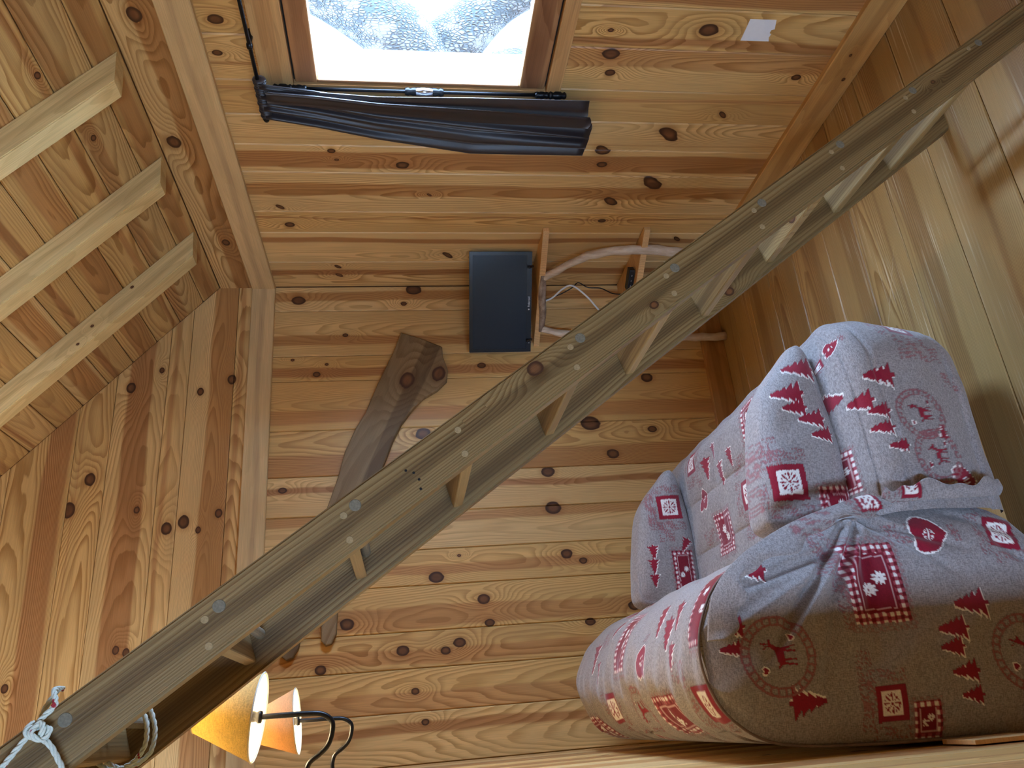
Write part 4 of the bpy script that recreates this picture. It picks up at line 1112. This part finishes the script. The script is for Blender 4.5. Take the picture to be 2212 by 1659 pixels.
# base cover: skirted body that bulges past the seat, swept round the near side and the front
pf = npcrv([(0,.475),(.06,.468),(.115,.452),(.150,.425),(.160,.385),(.158,.33),(.145,.25),(.125,.18),(.105,.138),(.075,.122)], 110)
parc = np.concatenate([[0], np.cumsum(np.hypot(*np.diff(pf, axis=0).T))]); i40 = np.argmin(np.abs(pf[:, 1]-.40)); tt = .40-(parc-parc[i40])
path = [(x, 1.72, 0, -1) for x in np.linspace(.355, .72, 130)]
path += [(.72, 1.72, math.sin(a), -math.cos(a)) for a in np.linspace(.02, math.pi/2-.02, 70)]
path += [(.72, y, 1, 0) for y in np.linspace(1.72, 2.90, 90)]
path = np.array(path)
s_ = np.concatenate([[0], np.cumsum(np.hypot(*np.diff(path[:, :2]+path[:, 2:]*.15, axis=0).T))])+.355
Xg = path[:, 0][:, None]+path[:, 2][:, None]*pf[None, :, 0]; Yg = path[:, 1][:, None]+path[:, 3][:, None]*pf[None, :, 0]; Zg = np.repeat(pf[None, :, 1], len(path), 0)
Sg = np.repeat(s_[:, None], len(pf), 1); Tg = np.repeat(tt[None, :], len(path), 0)
pk = .005*wob(Sg*1.2, Tg*1.5, .7)
for t0_, wd_, am_ in ((.452, .006, -.007), (.392, .005, -.006), (.17, .008, -.007)):
    pk = pk+am_*np.exp(-((Tg-t0_-.008*np.sin(Sg*9))/wd_)**2)
Xg += path[:, 2][:, None]*pk; Yg += path[:, 3][:, None]*pk
C = Paint(Sg, Tg).run([('heart',.419,.235,.066),('med',.578,.305,.062),('med',.477,.29,.062),('tree',.676,.385,.080),('tree',.618,.445,.068),('tree',.590,.405,.055),('tree',.548,.408,.055),('tree',.502,.385,.048),('snow',.835,.27,.075),('flor',.74,.25,.05,.14),('flor',.668,.18,.05,.05),('tree',.532,.26,.036,-1.57),('ging',.47,.535,.10,.08),('tree',.645,.525,.085,3.14),('heart',.80,.47,.05),('snow',.785,.53,.05),('tree',1.1,.3,.08),('heart',1.3,.3,.08),('ging',1.5,.3,.15,.12)])
grid_part('base_cover', np.stack([Xg, Yg, Zg], -1), C, sofa)

# two padded arms lying along the ends of the seat
AO = [(.335,.49),(.345,.60),(.365,.672),(.45,.672),(.56,.655),(.66,.632),(.72,.598),(.775,.548),(.815,.508),(.80,.486),(.75,.474),(.66,.462),(.56,.452),(.48,.450),(.39,.462),(.335,.49)]
def arm(y0, y1, dx, dz, motifs):
    ol = npcrv([(x+dx, z+dz) for x, z in AO], 300)[:-1]
    c = np.array([.57+dx, .56+dz]); n = len(ol)
    rr = np.concatenate([np.linspace(0, 1, 64), [1.0]*10, np.linspace(1, .02, 14)])
    yy = []
    th = (y1-y0)
    for k in range(len(rr)):
        if k < 64: r_ = rr[k]; yy.append(y0+.030*(r_**5))
        elif k < 74: u = (k-63)/11; yy.append(y0+.030+(th-.06)*u)
        else: r_ = rr[k]; yy.append(y1-.030*(r_**5))
    yy = np.array(yy)
    infl = np.where(np.arange(len(rr)) < 64, 1.0, 1+.035*np.sin(np.clip((np.arange(len(rr))-63)/11, 0, 1)*math.pi))
    G = c[None, None, :]+(ol-c)[:, None, :]*(rr*infl)[None, :, None]
    Xg, Zg = G[..., 0], G[..., 1]; Yg = np.repeat(yy[None, :], n, 0)+.004*wob(Xg*1.3, Zg*1.3, dx*9)*(rr < .95)[None, :]
    return grid_part('arm', np.stack([Xg, Yg, Zg], -1), Paint(Xg, Zg).run(motifs), sofa, closed=True)
arm(1.655, 1.80, 0, 0, [('tree',.742,.522,.086),('tree',.675,.569,.079),('tree',.638,.560,.062),('tree',.608,.524,.067),('tree',.567,.508,.055),('snow',.455,.615,.085),('ging',.395,.505,.095,.086),('flor',.53,.645,.09,.043)])
arm(2.60, 2.75, -.03, .042, [('snow',.645,.573,.085),('ging',.423,.555,.14,.075),('tree',.492,.656,.05,1.57),('tree',.446,.66,.05,1.57),('tree',.399,.662,.045,1.57),('flor',.64,.640,.16,.03),('tree',.513,.538,.05,1.0),('flor',.56,.60,.08,.06)])

# loose hems where the two covers meet
M_HEM = M_CLOTH
def hem(pts, nrm, w, wave, motifs=()):
    Pn = np.array([tuple(p) for p in crv(pts, 90)]); Nn = np.array([tuple(p) for p in crv(nrm, 90)])
    v = np.linspace(0, 1, 14); k = np.arange(90)/89
    ww = w*(1+.25*np.sin(k*17)+.15*np.sin(k*41+1))
    G = Pn[:, None, :]+Nn[:, None, :]*(v[None, :]*ww[:, None])[..., None]
    G[..., 1] -= .012*np.sin(v[None, :]*math.pi*.7)+wave*np.sin(k*26+1)[:, None]*v[None, :]**1.5
    C = Paint(G[..., 0], G[..., 2]).run(list(motifs))
    return grid_part('hem', G, C, sofa, solid=.0022)
hem([(.390,1.545,.505),(.372,1.538,.575),(.332,1.536,.705),(.270,1.540,.825),(.20,1.552,.89),(.115,1.56,.912)], [(-.55,-.25,-.55),(-.75,-.25,-.4),(-.7,-.25,-.5),(-.5,-.25,-.75),(-.25,-.25,-.9),(-.05,-.25,-1)], .05, .005, [('snow',.37,.52,.05),('flor',.33,.66,.06,.1)])
hem([(.345,1.565,.505),(.366,1.548,.47),(.37,1.543,.40),(.372,1.545,.30),(.376,1.560,.21),(.382,1.58,.165)], [(.6,-.2,-.7),(1,-.15,-.25),(1,-.1,0),(1,-.1,0),(1,-.1,0),(.9,-.1,-.1)], .032, .0012, [('flor',.40,.44,.05,.10),('snow',.40,.41,.05)])
o = box('frame_batten', (-.107, 1.50, .30), (-.0985, 1.60, .45), M_SHELFW, None, .001); o.parent = sofa; o.matrix_parent_inverse = sofa.matrix_basis.inverted()
# wooden base showing below the cover
M_BASE = wood('base_pine', srgb(206, 160, 104), srgb(190, 142, 90), heartc=0, heartw=.02, t0=0, line=.3)
for lo, hi in (((.0, 1.775, .0), (.770, 1.797, .098)), ((.750, 1.797, .0), (.77, 2.86, .098)), ((-.09, 1.797, .0), (-.07, 2.86, .098)), ((-.07, 2.84, .0), (.75, 2.86, .098))):
    o = box('base_rail', lo, hi, M_BASE, None, .003); o.parent = sofa; o.matrix_parent_inverse = sofa.matrix_basis.inverted()
